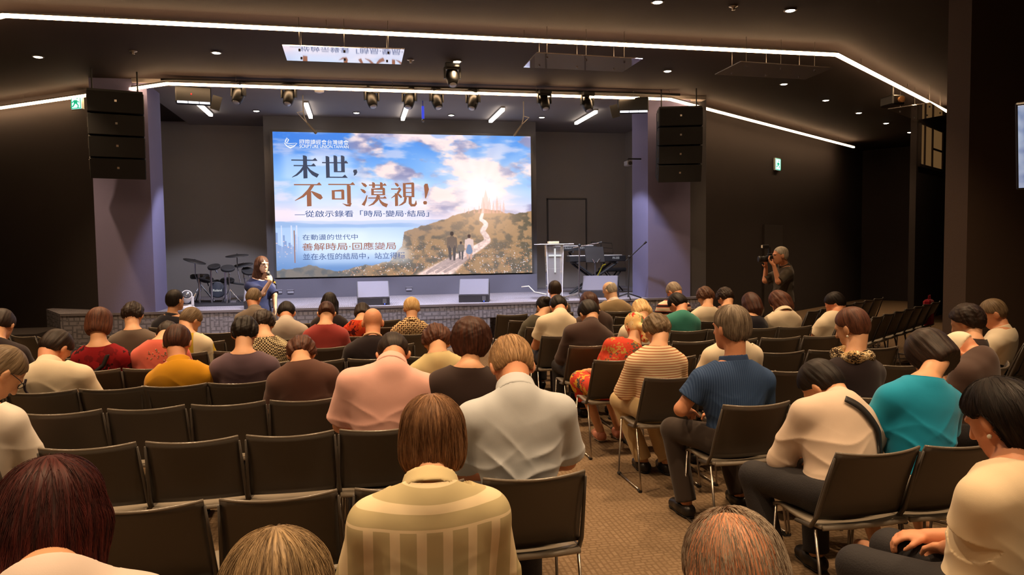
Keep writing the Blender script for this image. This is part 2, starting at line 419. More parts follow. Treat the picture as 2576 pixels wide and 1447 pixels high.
# suspended clear panels
def glassy(name, rough):
    m, n, l, b = new_mat(name)
    b.inputs['Base Color'].default_value = (0.8, 0.8, 0.8, 1); b.inputs['Roughness'].default_value = rough
    b.inputs['Transmission Weight'].default_value = 0.85; b.inputs['IOR'].default_value = 1.5; b.inputs['Specular IOR Level'].default_value = 0.8
    return m
M_panel = glassy('clear_acrylic_sheet', 0.03)
def panel(label, corners, z):
    P = [at_z(x, y, z) for x, y in corners]; c = sum(P)/4
    o = tag(empty('ceiling_panel', tuple(c)), label, 'acoustic panel', 'clear reflector panels hung from the ceiling')
    MB().prism([(p[0]-c[0], p[1]-c[1]) for p in P][::-1], -0.006, 0.006).build('clear_sheet', M_panel, o)
    q = [np.array([p[0]-c[0], p[1]-c[1]]) for p in P]
    for v in (0.25, 0.8):
        for u in (0.13, 0.5, 0.87):
            a = (q[0]*(1-u)+q[1]*u)*(1-v)+(q[3]*(1-u)+q[2]*u)*v
            MB().tube([(a[0], a[1], 0.006), (a[0], a[1], CEIL-z)], 0.0035, 6).lathe([(0.012, -0.02), (0.012, 0.0), (0.012, 0.02)], 10, Matrix.Translation((a[0], a[1], 0))).build('hanging_rod', M_alu, o)
panel('clear hung panel mirroring the stage screen picture, at upper left', [(710, 113.6), (1017.8, 123), (1009, 161), (722, 151)], 4.05)
panel('clear hung panel under the long led strip, right of the mirrored one', [(1350, 131.8), (1616.4, 147.5), (1566.8, 180), (1316.8, 168.5)], 4.05)
panel('clear hung panel near the bend of the long led strip', [(1863, 154.5), (2097, 170), (2025.7, 199), (1798.4, 187)], 4.05)
panel('clear hung panel at the right end of the long led strip', [(2233, 274), (2340, 258), (2385, 287), (2303, 302)], 4.05)

# exit signs
def exit_sign(label, loc, rz, w, h):
    o = tag(empty('exit_sign', loc, rz), label, 'exit sign', 'lit exit signs')
    MB().box((-w/2-0.015, 0, -h/2-0.015), (w/2+0.015, 0.05, h/2+0.015), bev=0.006).build('housing', mat('sign_housing', '#c8d8d0', rough=0.5), o)
    MB().box((-w/2, -0.006, -h/2), (w/2, -0.001, h/2)).build('lit_face', emit('sign_white', '#b8fff0', 3.6), o)
    g = emit('sign_green', '#12a878', 1.2); y = -0.012
    f = MB()      # running figure
    f.box((-0.02*w/0.3-0.03, y, -0.02), (0.03, -0.006, 0.04)); f.lathe([(0.02, -0.004), (0.02, 0.004)], 12, Matrix.Translation((0.03, -0.009, 0.075)) @ Matrix.Rotation(PI/2, 4, 'X'))
    f.tube([(0, -0.009, -0.01), (0.05, -0.009, -0.05), (0.04, -0.009, -0.09)], 0.012, 6); f.tube([(-0.02, -0.009, -0.01), (-0.06, -0.009, -0.06), (-0.1, -0.009, -0.06)], 0.012, 6); f.tube([(0, -0.009, 0.03), (0.07, -0.009, 0.0)], 0.01, 6); f.tube([(-0.03, -0.009, 0.03), (-0.08, -0.009, 0.0)], 0.01, 6)
    f.build('running_figure', g, o)
    e = MB(); t = 0.014
    e.box((-w/2, y, -h/2), (w/2, -0.006, -h/2+t)); e.box((-w/2, y, h/2-t), (w/2, -0.006, h/2)); e.box((-w/2, y, -h/2), (-w/2+t, -0.006, h/2)); e.box((w/2-t, y, -h/2), (w/2, -0.006, h/2))
    e.build('green_border', g, o)
    return o
p = wing_pt(4.08, 0.06); 
exit_sign('lit green exit sign on the dark right wing wall', (*p[:2], float(at_y(2007, 414, p[1])[2])), math.atan2(u_r[1], u_r[0]), 0.26, 0.26)
exit_sign('lit exit sign hanging under the left led strip', tuple(at_y(192, 258, 13.4)), -0.5, 0.2, 0.2)

# television at the right edge, tilted
tv = tag(empty('television', tuple(at_y(2800, 352, 4.6))), 'tilted television cut by the right edge of the photo', 'television')
tv.rotation_euler = (math.radians(18), 0, math.radians(-52))
MB().box((-0.62, 0.0, -0.36), (0.62, 0.05, 0.36), bev=0.01).build('cabinet', M_black, tv)
mtv, n, l, b = new_mat('television_picture')
tc = n.new('ShaderNodeTexCoord'); nz = n.new('ShaderNodeTexNoise'); nz.inputs['Scale'].default_value = 6; nz.inputs['Detail'].default_value = 6
cr = n.new('ShaderNodeValToRGB'); cr.color_ramp.elements[0].color = rgba('#2e6aa8'); cr.color_ramp.elements[1].color = rgba('#b9cfe6'); cr.color_ramp.elements[0].position = 0.35; cr.color_ramp.elements[1].position = 0.65
l.new(tc.outputs['Object'], nz.inputs['Vector']); l.new(nz.outputs['Fac'], cr.inputs['Fac']); l.new(cr.outputs['Color'], b.inputs['Emission Color']); b.inputs['Emission Strength'].default_value = 0.8
MB().box((-0.6, -0.006, -0.34), (0.6, -0.001, 0.34)).build('screen', mtv, tv)
MB().tube([(0, 0.05, 0), (0, 0.25, 0.1), (0, 0.28, 1.8)], 0.025).build('mount', M_black, tv)

# ------------------------------------------------------------------ the stage screen and its picture
SX0, SX1, SZ0, SZ1, SY = -1.592, 3.612, 1.158, 4.03, 15.17
scr = tag(empty('stage_screen', ((SX0+SX1)/2, SY, SZ0)), 'huge lit led screen with a sunrise hill picture behind the stage', 'screen')
MB().box((SX0-0.05-scr.location.x, 0.012, -0.008), (SX1+0.05-scr.location.x, 0.06, SZ1-SZ0+0.05)).build('screen_frame', mat('dark_screen_frame', '#4c4a48', rough=0.4, metal=0.4), scr)
def vnoise(x, y, seed):
    """value noise"""
    xi = np.floor(x).astype(int); yi = np.floor(y).astype(int); xf = x-xi; yf = y-yi
    r = lambda i, j: (np.sin((i*127.1+j*311.7+seed*74.7))*43758.5453) % 1.0
    sx = xf*xf*(3-2*xf); sy = yf*yf*(3-2*yf)
    return (r(xi, yi)*(1-sx)+r(xi+1, yi)*sx)*(1-sy)+(r(xi, yi+1)*(1-sx)+r(xi+1, yi+1)*sx)*sy
def fbm(x, y, seed, oc=5):
    s = 0; a = 0.5
    for i in range(oc): s = s+a*vnoise(x*2**i+i*17.3, y*2**i+i*9.1, seed+i); a *= 0.5
    return s
def sm(a, b, x): t = np.clip((x-a)/(b-a), 0, 1); return t*t*(3-2*t)
NU, NV = 620, 344
uu, vv = np.meshgrid(np.linspace(0, 1, NU), np.linspace(0, 1, NV))
X, Y = uu*1.813, vv
img = np.zeros((NV, NU, 3)); h2 = lambda c: np.array([int(c[i:i+2], 16)/255 for i in (1, 3, 5)])
def lay(mask, col): 
    global img
    img = img*(1-mask[..., None])+np.asarray(col)*mask[..., None]
top = h2('#3578d6')*(1-sm(0, .8, uu))[..., None]+h2('#4f8fe0')*sm(0, .8, uu)[..., None]
img = top*(1-sm(0.02, .40, vv))[..., None]+h2('#8fbdf0')*sm(0.02, .40, vv)[..., None]
lay(sm(.34, .60, vv)*.9, h2('#ecd9e6'))
sun = np.hypot((uu-.795)*1.813, (vv-.42))
sd = np.arctan2(vv-.42, (uu-.795)*1.813)
# clouds: stretched away from the sun
n1 = fbm(X*3.2+vv*1.1, Y*7-X*1.2, 3); n2 = fbm(X*8, Y*15, 11); cl = n1*.75+n2*.3
band = sm(.28, .5, uu+.35*(.5-vv))*(1-sm(.50, .62, vv))
body = sm(.47, .58, cl)*band
lit = fbm(X*6+.07, Y*12-.05, 29)
ccol = h2('#8482a8')*(1-sm(.36, .60, lit))[..., None]+h2('#fbdcd4')*sm(.36, .60, lit)[..., None]
lay(body*.92, ccol)
wisp = sm(.5, .68, fbm(X*4-1.3, Y*14+2, 41))*(1-sm(.56, .62, vv))
lay(wisp*.5, h2('#f6dfe4'))
rays = (.5+.5*np.sin(sd*17+2))*sm(.95, .1, sun)*(vv < .5)
lay(rays*.16, h2('#ffffff'))
lay(np.exp(-(sun/.26)**2)*.7, h2('#ffe6dc')); lay(np.exp(-(sun/.12)**2), h2('#ffffff'))
# far ridges, lake
r1 = .615-.012*fbm(X*5, X*0, 5)*2+.0*uu; lay(sm(0, .004, vv-r1)*(uu < .66), h2('#b9c3e2'))
r2 = .635-.02*fbm(X*3.4, X*0, 8)*2+.03*uu; lay(sm(0, .006, vv-r2)*sm(.62, .45, uu), h2('#94b1dc'))
lk = sm(.655, .67, vv+.012*fbm(X*9, Y*40, 14)); lay(lk*(1-.0*uu), h2('#a9c6ee')*.97)
lay(lk*np.exp(-(((uu-.33)/.22)**2+((vv-.73)/.09)**2))*.55, h2('#e6eefb'))
lay(sm(.78, .95, vv)*.8, h2('#4f79b4'))
# city at the left edge
bl = np.floor(uu*150); bh = .69+.10*((np.sin(bl*12.99)*437.5) % 1)
cm = (vv > bh)*sm(.10, .05, uu)*sm(.95, .75, vv); lay(cm*.75, h2('#6f86b8'))
sp = ((np.sin(np.floor(uu*190)*91.7+np.floor(vv*150)*47.1)*9173.3) % 1 > .93)*cm; lay(sp*.8, h2('#f3cfc8'))
for a in (.022, .058, .078): lay((np.abs(uu-a) < .0022)*(vv > .64)*sm(.86, .70, vv)*.8, h2('#d8d8ee'))
# hill
hy = np.interp(uu[0], [.40, .44, .475, .485, .53, .60, .68, .74, .80, .86, .93, 1.0], [.99, .86, .79, .685, .665, .625, .575, .545, .525, .54, .565, .54])
hy = hy+.022*(fbm(X[0]*26, X[0]*0, 21)-.45)
hl = sm(-.001, .004, vv-hy[None, :])
low = np.interp(uu[0], [0, .12, .24, .33, .42, .5], [.955, .915, .965, .925, .90, .80])+.03*(fbm(X[0]*22, X[0]*0, 33)-.5)
fg = sm(-.001, .006, vv-low[None, :])*(uu < .56)
hl = np.maximum(hl, fg)
hl = np.maximum(fg, hl*(uu > .40))
tex = fbm(X*22, Y*30, 51); tx2 = fbm(X*55, Y*60, 57)
gold = h2('#876a4c')*(1-tx2)[..., None]*1.2+h2('#b28c62')*tx2[..., None]*.85
bush = h2('#554f45')
bk_ = sm(.40, .66, tex)*.85; hc = gold*(1-bk_)[..., None]+bush*bk_[..., None]
hz = sm(.80, .60, vv)*sm(.80, .45, uu); hc = hc*(1-hz*.5)[..., None]+h2('#a08d8c')*(hz*.5)[..., None]
hc = hc*(1-(np.exp(-(sun/.30)**2)*.75))[..., None]+h2('#f4c9ac')*(np.exp(-(sun/.30)**2)*.75)[..., None]
lay(hl*sm(0, .1, vv-.40), hc)
lay(fg*sm(.40, .2, uu)*.6, h2('#5a6470'))
lay(hl*sm(.88, 1, uu)*sm(.5, .6, tex+.2*(vv-.5))*.5, h2('#55503f'))
# flowers
fl = (np.sin(np.floor(X*150)*12.9+np.floor(Y*150)*78.2)*43758.5) % 1; fr_ = np.hypot((X*150) % 1-.5, (Y*150) % 1-.5) < .42
fm = (fl > .90)*fr_*sm(.70, .9, vv+.12*(fbm(X*7, Y*9, 61)-.5))*hl
fcol = np.where((((fl*1000) % 1) > .55)[..., None], h2('#f6ecf6'), h2('#e79a6a')); lay(fm*.85*(uu > .22), fcol)
# winding path
pu = [.600, .660, .706, .770, .817, .813, .796, .813, .805, .790, .798, .802]; pv = [1.0, .93, .876, .814, .764, .73, .69, .643, .622, .605, .565, .53]; pw = [.075, .055, .038, .026, .015, .012, .011, .009, .008, .007, .005, .004]
ts = np.linspace(0, 11, 900); cu_ = np.interp(ts, range(12), pu); cv_ = np.interp(ts, range(12), pv); cw_ = np.interp(ts, range(12), pw)
k5 = np.ones(41)/41; cu_ = np.convolve(np.pad(cu_, 20, 'edge'), k5, 'valid')
pm = np.zeros_like(uu)
for a, b, c in zip(cu_[::2], cv_[::2], cw_[::2]): 
    j = int(round(b*(NV-1))); 
    for jj in range(max(0, j-2), min(NV, j+3)): pm[jj] = np.maximum(pm[jj], sm(c*1.15, c*.7, np.abs(uu[jj]-a)))
pt = h2('#fbd9cf')*(.72+.4*fbm(X*60, Y*90, 71))[..., None]
lay(pm, np.clip(pt, 0, 1)); lay(pm*sm(.75, .55, vv)*.8, h2('#fff3ea'))
# hazy slim towers on the hill top
for a, tpv, wd in ((.812, .385, .010), (.800, .43, .007), (.826, .44, .007), (.843, .47, .006), (.858, .435, .006), (.871, .48, .005), (.885, .465, .005), (.785, .485, .005), (.765, .505, .004), (.742, .515, .004), (.725, .52, .003)):
    wv = wd*np.clip((vv-tpv)/.07, 0, 1); lay((np.abs(uu-a) < wv)*(vv < .56)*.55, h2('#efb7a4'))
# walking family seen from behind
def cap(ax, ay, bx, by, r0, r1):
    px_, py_ = uu*1.813, vv; ax *= 1.813; bx *= 1.813; dx, dy = bx-ax, by-ay; t = np.clip(((px_-ax)*dx+(py_-ay)*dy)/(dx*dx+dy*dy), 0, 1)
    return sm(.0025, -.0015, np.hypot(px_-ax-t*dx, py_-ay-t*dy)-(r0+(r1-r0)*t))
def fig(x, z0, z1, body, leg, skin, skirt=False):
    H = z1-z0; lay(cap(x, z1-.01, x-.10, z1+.09, .016*H*6, .010)*.45, h2('#6a5a5c'))
    lay(cap(x-.012*H*4, z1-H*.45, x-.009*H*4, z1-.006, .06*H, .035*H), leg); lay(cap(x+.012*H*4, z1-H*.45, x+.010*H*4, z1, .06*H, .035*H), leg)
    lay(cap(x, z0+H*.27, x, z1-H*.5, .11*H, .09*H), body); lay(cap(x-.07*H, z0+H*.25, x-.085*H, z1-H*.45, .045*H, .03*H), body); lay(cap(x+.07*H, z0+H*.25, x+.085*H, z1-H*.45, .045*H, .03*H), body)
    if skirt: lay(cap(x, z0+H*.5, x, z0+H*.68, .08*H, .135*H), h2('#6f7f9c'))
    lay(cap(x, z0+H*.07, x, z0+H*.10, .062*H, .058*H), skin)
fig(.673, .690, .895, h2('#6c5a4e'), h2('#4c4340'), h2('#3d302b'))
fig(.7085, .762, .892, h2('#75685e'), h2('#4c4748'), h2('#3d302b'))
fig(.742, .712, .890, h2('#d8bcb4'), h2('#c79a86'), h2('#4a3630'), True)
# soft pale glow behind the title lines
for (a, b, c, d_) in ((.16, .24, .13, .075), (.33, .42, .28, .09), (.33, .575, .28, .03), (.22, .73, .12, .03), (.30, .79, .2, .035), (.32, .865, .2, .03)):
    lay(np.exp(-(np.maximum(np.abs(uu-a)-c*.8, 0)/.03)**2-(np.maximum(np.abs(vv-b)-d_*.8, 0)/.03)**2)*.42, h2('#dfeafc'))
# build the lit picture surface: one vertex per led cluster
V = np.stack([SX0-scr.location.x+uu*(SX1-SX0), np.zeros_like(uu), (1-vv)*(SZ1-SZ0)], -1).reshape(-1, 3)
idx = np.arange(NU*NV).reshape(NV, NU)
F = np.stack([idx[:-1, :-1], idx[1:, :-1], idx[1:, 1:], idx[:-1, 1:]], -1).reshape(-1, 4)
ms, n, l, b = new_mat('led_wall_picture')
at = n.new('ShaderNodeVertexColor'); at.layer_name = 'picture'
b.inputs['Base Color'].default_value = (0.01, 0.01, 0.01, 1); b.inputs['Roughness'].default_value = 0.5
SCREEN_GAIN = 1.22
l.new(at.outputs['Color'], b.inputs['Emission Color']); b.inputs['Emission Strength'].default_value = SCREEN_GAIN
pic = mesh_obj('lit_picture', V, F, ms, scr, uniform=True)
ca = pic.data.color_attributes.new('picture', 'FLOAT_COLOR', 'POINT')
li = np.clip(img.reshape(-1, 3), 0, 1); li = np.where(li <= .04045, li/12.92, ((li+.055)/1.055)**2.4)
ca.data.foreach_set('color', np.concatenate([li, np.ones((len(li), 1))], 1).astype(np.float32).ravel())
# lettering; (x, y) are taken on a 2532 x 1447 enlargement of the screen
def uv(x, y):
    xl = 98+(y-85)*.028; xr = 2430+(y-125)*.016; yt = 85+(x-98)*.0172; yb = 1400-(x-135)*.0151
    return (x-xl)/(xr-xl), (y-yt)/(yb-yt)
def wp(x, y):
    u, v = uv(x, y); return SX0+u*(SX1-SX0), SZ1-v*(SZ1-SZ0)
M_navy = emit('screen_letter_navy', '#3c4a66', 0.8); M_bronze = emit('screen_letter_bronze', '#a5694d', 0.95); M_white = emit('screen_letter_white', '#ffffff', 0.95); M_blue = emit('screen_letter_blue', '#46629c', 0.85)
def line(name, txt, m, x0, y0, x1, y1, bold=0.0):
    a = wp(x0, y1); c = wp(x1, y0); return text_mesh(name, txt, m, a[0], c[0], a[1], c[1], SY-0.004, scr, bold)
line('caption', '國際讀經會台灣總會', M_white, 328, 160, 752, 197, 0.006)
line('caption', 'SCRIPTURE UNION.TAIWAN', M_white, 328, 206, 752, 229, 0.012)
line('caption', '—從啟示錄看「時局‧變局‧結局」', M_blue, 287, 792, 1472, 852, 0.006)
line('caption', '在動盪的世代中', M_blue, 353, 1006, 833, 1060, 0.004)
line('caption', '善解時局‧回應變局', M_bronze, 352, 1080, 1172, 1155, 0.007)
line('caption', '並在永恆的結局中，站立得穩', M_blue, 357, 1172, 1255, 1242, 0.004)
def glyph(name, polys, m, x0, y0, x1, y1):
    """brush-cut heavy characters from stroke outlines drawn in a 100 x 100 box"""
    a = wp(x0, y1); c = wp(x1, y0); g = MB()
    for k, p in enumerate(polys):
        v = [(a[0]+x/100*(c[0]-a[0])-scr.location.x, -0.004-0.0004*k, a[1]+z/100*(c[1]-a[1])-SZ0) for x, z in p]; g.add(v, [tuple(range(len(v)))])
    return g.build(name, m, scr)
hs = lambda x0, x1, y, w=5, s=11: [(x0, y), (x1-3, y), (x1, y+1), (x1-s*.8, y+s+w*.4), (x1-s*1.6, y+w), (x0, y+w)]
vs_ = lambda x, y0, y1, w=14: [(x, y0), (x+w, y0+1.5), (x+w, y1-4), (x+w*.6, y1), (x, y1+1)]
def sweep(pts, ws):
    P = [np.array(p, float) for p in pts]; L = []; R = []
    for i in range(len(P)):
        d = P[min(i+1, len(P)-1)]-P[max(i-1, 0)]; d /= np.linalg.norm(d); q = np.array([-d[1], d[0]])*ws[i]/2; L.append(tuple(P[i]+q)); R.append(tuple(P[i]-q))
    return L+R[::-1]
box_ = lambda x0, x1, y0, y1, w=10, t=5: [vs_(x0, y0, y1, w), vs_(x1-w, y0, y1, w), [(x0, y1-t), (x1, y1-t), (x1, y1), (x1-4, y1+4), (x0, y1)], [(x0, y0), (x1, y0), (x1, y0+t), (x0, y0+t)]]
glyph('title_character', [hs(0, 97, 76), hs(8, 91, 53), vs_(43, 1, 98, 15), sweep([(48, 54), (34, 32), (18, 16), (1, 6)], [9, 9, 7, 2]), sweep([(56, 54), (66, 36), (80, 22), (97, 12)], [3, 9, 15, 17])], M_navy, 262, 296, 488, 506)
glyph('title_character', [hs(0, 100, 66), vs_(14, 3, 96, 14), vs_(44, 28, 99, 14), vs_(72, 28, 99, 14), [(44, 28), (86, 28), (86, 33), (44, 33)], [(14, 4), (97, 4), (86, 18), (76, 9), (14, 9)]], M_navy, 525, 298, 748, 506)
glyph('title_comma', [sweep([(48, 92), (50, 60), (44, 30), (20, 5)], [60, 88, 44, 4])], M_navy, 790, 420, 832, 482)
glyph('title_character', [hs(0, 98, 88), sweep([(66, 90), (52, 66), (30, 42), (2, 24)], [12, 12, 9, 2]), vs_(44, 0, 66, 16), sweep([(60, 64), (74, 52), (88, 42), (96, 32)], [3, 14, 20, 12])], M_bronze, 285, 540, 523, 756)
glyph('title_character', [hs(0, 99, 88), vs_(68, 10, 88, 14), sweep([(82, 14), (76, 4), (66, 4), (50, 12)], [6, 12, 8, 1])]+box_(12, 58, 28, 66, 11), M_bronze, 580, 538, 812, 755)
glyph('title_character', [sweep([(4, 98), (14, 90), (22, 82)], [3, 12, 9]), sweep([(0, 72), (10, 64), (18, 56)], [3, 12, 9]), sweep([(24, 46), (18, 24), (8, 4)], [3, 8, 13]), hs(32, 100, 86, 5, 9), vs_(44, 76, 100, 11), vs_(74, 76, 100, 11)]+box_(40, 93, 46, 74, 10)+[[(40, 58), (93, 58), (93, 62), (40, 62)], hs(28, 99, 32, 5, 9), sweep([(68, 46), (60, 26), (46, 10), (28, 1)], [14, 11, 8, 2]), sweep([(68, 34), (76, 18), (86, 8), (100, 2)], [3, 9, 14, 16])], M_bronze, 862, 540, 1090, 755)
glyph('title_character', [sweep([(18, 98), (24, 92), (30, 84)], [3, 11, 8]), hs(2, 42, 70, 5, 9), sweep([(38, 72), (26, 52), (2, 34)], [9, 9, 2]), vs_(16, 0, 54, 12), sweep([(28, 52), (34, 46), (42, 36)], [3, 9, 8])]+box_(48, 92, 38, 97, 11)+[[(48, 56), (92, 56), (92, 60), (48, 60)], [(48, 75), (92, 75), (92, 79), (48, 79)], sweep([(58, 38), (54, 18), (42, 8), (30, 2)], [11, 10, 7, 2]), sweep([(75, 38), (75, 12), (80, 4), (92, 4), (97, 10), (98, 24)], [12, 12, 12, 11, 9, 2])], M_bronze, 1128, 542, 1356, 755)
glyph('title_mark', [sweep([(62, 98), (62, 80), (50, 44), (42, 30)], [40, 78, 30, 12]), sweep([(38, 16), (38, 8), (38, 0)], [40, 62, 36])], M_bronze, 1415, 548, 1472, 740)
glyph('flame_emblem', [sweep([(0, 52), (18, 24), (45, 6), (72, 20), (98, 50)], [2, 9, 12, 9, 2]), sweep([(2, 50), (40, 44), (92, 50)], [3, 6, 3]), sweep([(30, 30), (50, 26), (75, 34)], [2, 7, 2]), sweep([(22, 50), (8, 62), (16, 80), (20, 98)], [3, 8, 8, 1]), sweep([(20, 98), (34, 78), (26, 62), (24, 52)], [1, 8, 7, 3])], M_white, 198, 138, 310, 235)
a = wp(277, 972); c = wp(288, 1266)
MB().box((a[0]-scr.location.x, -0.004, c[1]-SZ0), (a[0]+0.018-scr.location.x, -0.002, a[1]-SZ0)).build('caption_rule', M_bronze, scr)

# ------------------------------------------------------------------ stage lights and rigging
M_mov = mat('black_fixture_plastic', '#121110', rough=0.45)
M_mlens = mat('fixture_glass', '#b8c0cc', rough=0.1, metal=0.3)
mover = None
def moving_head(x, y, z, pan, label):
    global mover
    if mover is None:
        r = empty('moving_head_light', (0, 0, 0))
        MB().box((-0.11, -0.09, 0.13), (0.11, 0.09, 0.20), bev=0.012).build('base', M_mov, r)
        yk = MB(); yk.box((-0.125, -0.035, -0.02), (-0.100, 0.035, 0.14), bev=0.006); yk.box((0.100, -0.035, -0.02), (0.125, 0.035, 0.14), bev=0.006); yk.box((-0.125, -0.035, 0.11), (0.125, 0.035, 0.135)); yk.build('yoke', M_mov, r)
        Mx = Matrix.Rotation(math.radians(-152), 4, 'X')
        MB().lathe([(0.05, -0.13), (0.085, -0.10), (0.095, -0.02), (0.085, 0.06), (0.07, 0.13), (0.06, 0.135)], 20, Mx).build('head', M_mov, r, True)
        MB().lathe([(0.055, 0.134), (0.05, 0.142), (0.01, 0.146)], 20, Mx).build('lens', M_mlens, r, True)
        MB().tube([(0, 0, 0.20), (0, 0, 0.225)], 0.014).build('clamp', M_alu, r)
        mover = r; o = r
    else: o = copy_tree(mover)
    o.location = (x, y, z); o.rotation_euler = (0, 0, pan); tag(o, label, 'stage light', 'black moving head lights over the stage front')
nm = ['leftmost', 'second from left', 'third from left', 'fourth from left', 'fifth from left', 'sixth from left', 'rightmost']
MH = [(600, 240), (727, 244), (935, 251), (1030, 253), (1098, 254), (1190, 256), (1369, 258), (1477, 262)]
for i, (x, y) in enumerate(MH):
    p = at_z(x, y, 4.14); moving_head(p[0], p[1], 4.14, [2.6, 2.8, 3.5, 2.7, 3.6, 2.6, 3.3, 3.4][i], f'black moving head light in the row under the stage edge, {["leftmost", "second from left", "third from left", "fourth from left", "fifth from left", "sixth from left", "second from right", "rightmost"][i]}')
p = at_z(1138, 196, 4.19); moving_head(p[0], p[1], 4.195, 3.14, 'black moving head light hung alone in front of the second led strip')
pp = at_z(600, 240, 4.14)
tag(MB().tube([(-2.9, pp[1], 4.345), (5.6, pp[1]-0.1, 4.345)], 0.022, 10).build('lighting_bar', M_black, None, True), 'black pipe carrying the moving head lights over the stage front', 'pipe')
def blinder(px_, py_, rz, label, flip):
    p = at_z(px_, py_, 4.14); r = tag(empty('wash_light', (p[0], p[1], 4.14), rz), label, 'stage light')
    MB().box((-0.26, -0.12, -0.11), (0.26, 0.12, 0.14), bev=0.015).build('housing', M_mov, r)
    d = MB(); d.box((flip*0.27, -0.12, -0.12), (flip*0.41, -0.10, 0.10), Matrix.Rotation(0.25*flip, 4, 'Y')); d.build('barn_door', M_mov, r)
    g = MB()
    for k in (-0.16, 0.0, 0.16): g.box((k-0.075, -0.14, -0.125), (k+0.075, -0.121, -0.095))
    g.build('lit_slot', emit('white_fixture_light', '#f2f4ff', 2.2), r)
    MB().tube([(0, 0, 0.14), (0, 0, 0.26)], 0.02).build('clamp', M_alu, r)
    if flip > 0: MB().sphere((-0.03, -0.125, 0.02), 0.012).build('standby_light', emit('red_standby', '#ff2020', 1.5), r)
blinder(487, 244, 0.18, 'black wash light with a lit white slot above the left stage pillar', 1)
blinder(1592, 268, -0.25, 'black wash light with a lit white slot above the right stage pillar', -1)
bar = None
for i, x in enumerate((-2.7, -0.85, 0.94, 2.74, 4.58)):
    if bar is None:
        bar = empty('linear_ceiling_light', (0, 0, 0))
        MB().prism([(-0.035, -0.66), (-0.025, -0.69), (0.025, -0.69), (0.035, -0.66), (0.035, 0.66), (0.025, 0.69), (-0.025, 0.69), (-0.035, 0.66)], -0.045, 0.0).build('light_diffuser', emit('linear_light', '#fff0e0', 9.0), bar)
        MB().box((-0.038, -0.695, 0.0), (0.038, 0.695, 0.03)).build('light_housing', M_alu, bar); o = bar
    else: o = copy_tree(bar)
    o.location = (x, 14.4, SCEIL-0.03); tag(o, f'short bright linear light running back along the stage ceiling, {["leftmost", "second from left", "middle one", "second from right", "rightmost"][i]}', 'ceiling light', 'linear lights in the stage ceiling')
# hanging choir microphones
M_micm = mat('pale_mic_rod', '#b4b0a8', rough=0.4)
def choir_mic(x, pts, label):
    P = [at_y(a, b, 13.2) for a, b in pts]; o = tag(empty('hanging_microphone', tuple(P[0])), label, 'microphone', 'microphones hung over the stage')
    r = lambda i: tuple(P[i]-P[0])
    MB().tube([(0, 0, float(SCEIL-P[0][2])), (0, 0, 0)], 0.010).build('drop_rod', M_micm, o)
    MB().tube([(0, 0, 0), r(1), r(2)], 0.010).build('swivel_arm', M_micm, o)
    MB().tube([r(2), tuple((P[3]-P[0])*0.93+(P[2]-P[0])*0.07), r(3)], [0.016, 0.026, 0.020]).build('microphone_body', mat('grey_mic', '#7a776f', rough=0.5), o)
    q = (P[0]-P[0], P[4]-P[0], P[2]-P[0]); MB().tube([tuple(q[0]), tuple(q[1]), tuple(q[1]*0.6+q[2]*0.4), tuple(q[2])], 0.008, 6).build('cable', mat('grey_cable', '#c8c4bc', rough=0.6), o)
choir_mic(0, [(763, 281), (766, 295), (772, 309), (796, 336), (747, 283)], 'thin microphone hung over the stage at the screen left top corner')
choir_mic(0, [(1317, 292), (1316, 300), (1313, 313), (1293, 342), (1331, 296)], 'thin microphone hung over the stage at the screen right top corner')
p = at_y(1064, 290, 13.4)
o = tag(empty('hanging_tube_lamp', tuple(p)), 'slim blue lit tube hung from the stage ceiling above the screen', 'stage light')
MB().tube([(0, 0, 0.02), (0, 0, float(SCEIL-p[2]))], 0.008).build('stem', mat('blue_lit_metal', '#3a4cc0', rough=0.3), o)
MB().tube([(0, 0, -0.06), (0, 0, 0.16)], 0.024, 14).build('blue_glow_tube', emit('blue_glow', '#3a50ff', 0.7), o)
MB().lathe([(0.02, -0.12), (0.026, -0.09), (0.01, -0.06)], 12).build('tip', M_alu, o)
p = at_z(803, 227, 4.33); o = tag(MB().lathe([(0.085, 0.06), (0.09, 0.02), (0.075, -0.03), (0.03, -0.045), (0.001, -0.046)], 24).build('ceiling_dome', mat('white_plastic', '#d8d6d4', rough=0.5), None, True, (p[0], p[1], 4.33)), 'small white dome on the ceiling above the screen left corner', 'sensor')
# speaker line arrays
M_spk = mat('black_speaker_paint', '#131110', rough=0.7)
M_grille = mat('black_array_mesh', '#111010', rough=0.8, bump=0.4, bscale=400)
def line_array(x, y, ztop, n_, tilt, rz, label):
    o = tag(empty('line_array_speaker', (x, y, ztop), rz), label, 'speaker', 'black hung line array speakers beside the stage')
    fr = MB(); fr.box((-0.36, -0.15, 0.0), (0.36, 0.3, 0.03)); fr.tube([(-0.3, 0.1, 0.03), (-0.3, 0.1, CEIL-ztop)], 0.012); fr.tube([(0.3, 0.1, 0.03), (0.3, 0.1, CEIL-ztop)], 0.012); fr.build('flying_frame', M_black, o)
    z = 0.0; a = 0.0; yy = 0.0
    for i in range(n_):
        M = Matrix.Translation((0, yy, z)) @ Matrix.Rotation(a, 4, 'X')
        c = MB().box((-0.37, -0.18, -0.305), (0.37, 0.28, -0.005), M, 0.01).build('cabinet', M_spk, o)
        MB().box((-0.36, -0.192, -0.298), (0.36, -0.181, -0.012), M).build('front_grille', M_grille, c)
        MB().box((-0.015, -0.199, -0.15), (0.015, -0.193, -0.12), M).build('badge', mat('silver_badge', '#b9b4ac', rough=0.3, metal=0.8), c)
        for sx in (-1, 1): 
            MB().box((sx*0.372-0.006, -0.05, -0.2), (sx*0.372+0.006, 0.0, -0.06), M).build('side_bracket', M_alu, c)
        v = M @ Vector((0, 0, -0.305)); z = v.z; yy = v.y; a += tilt
    return o
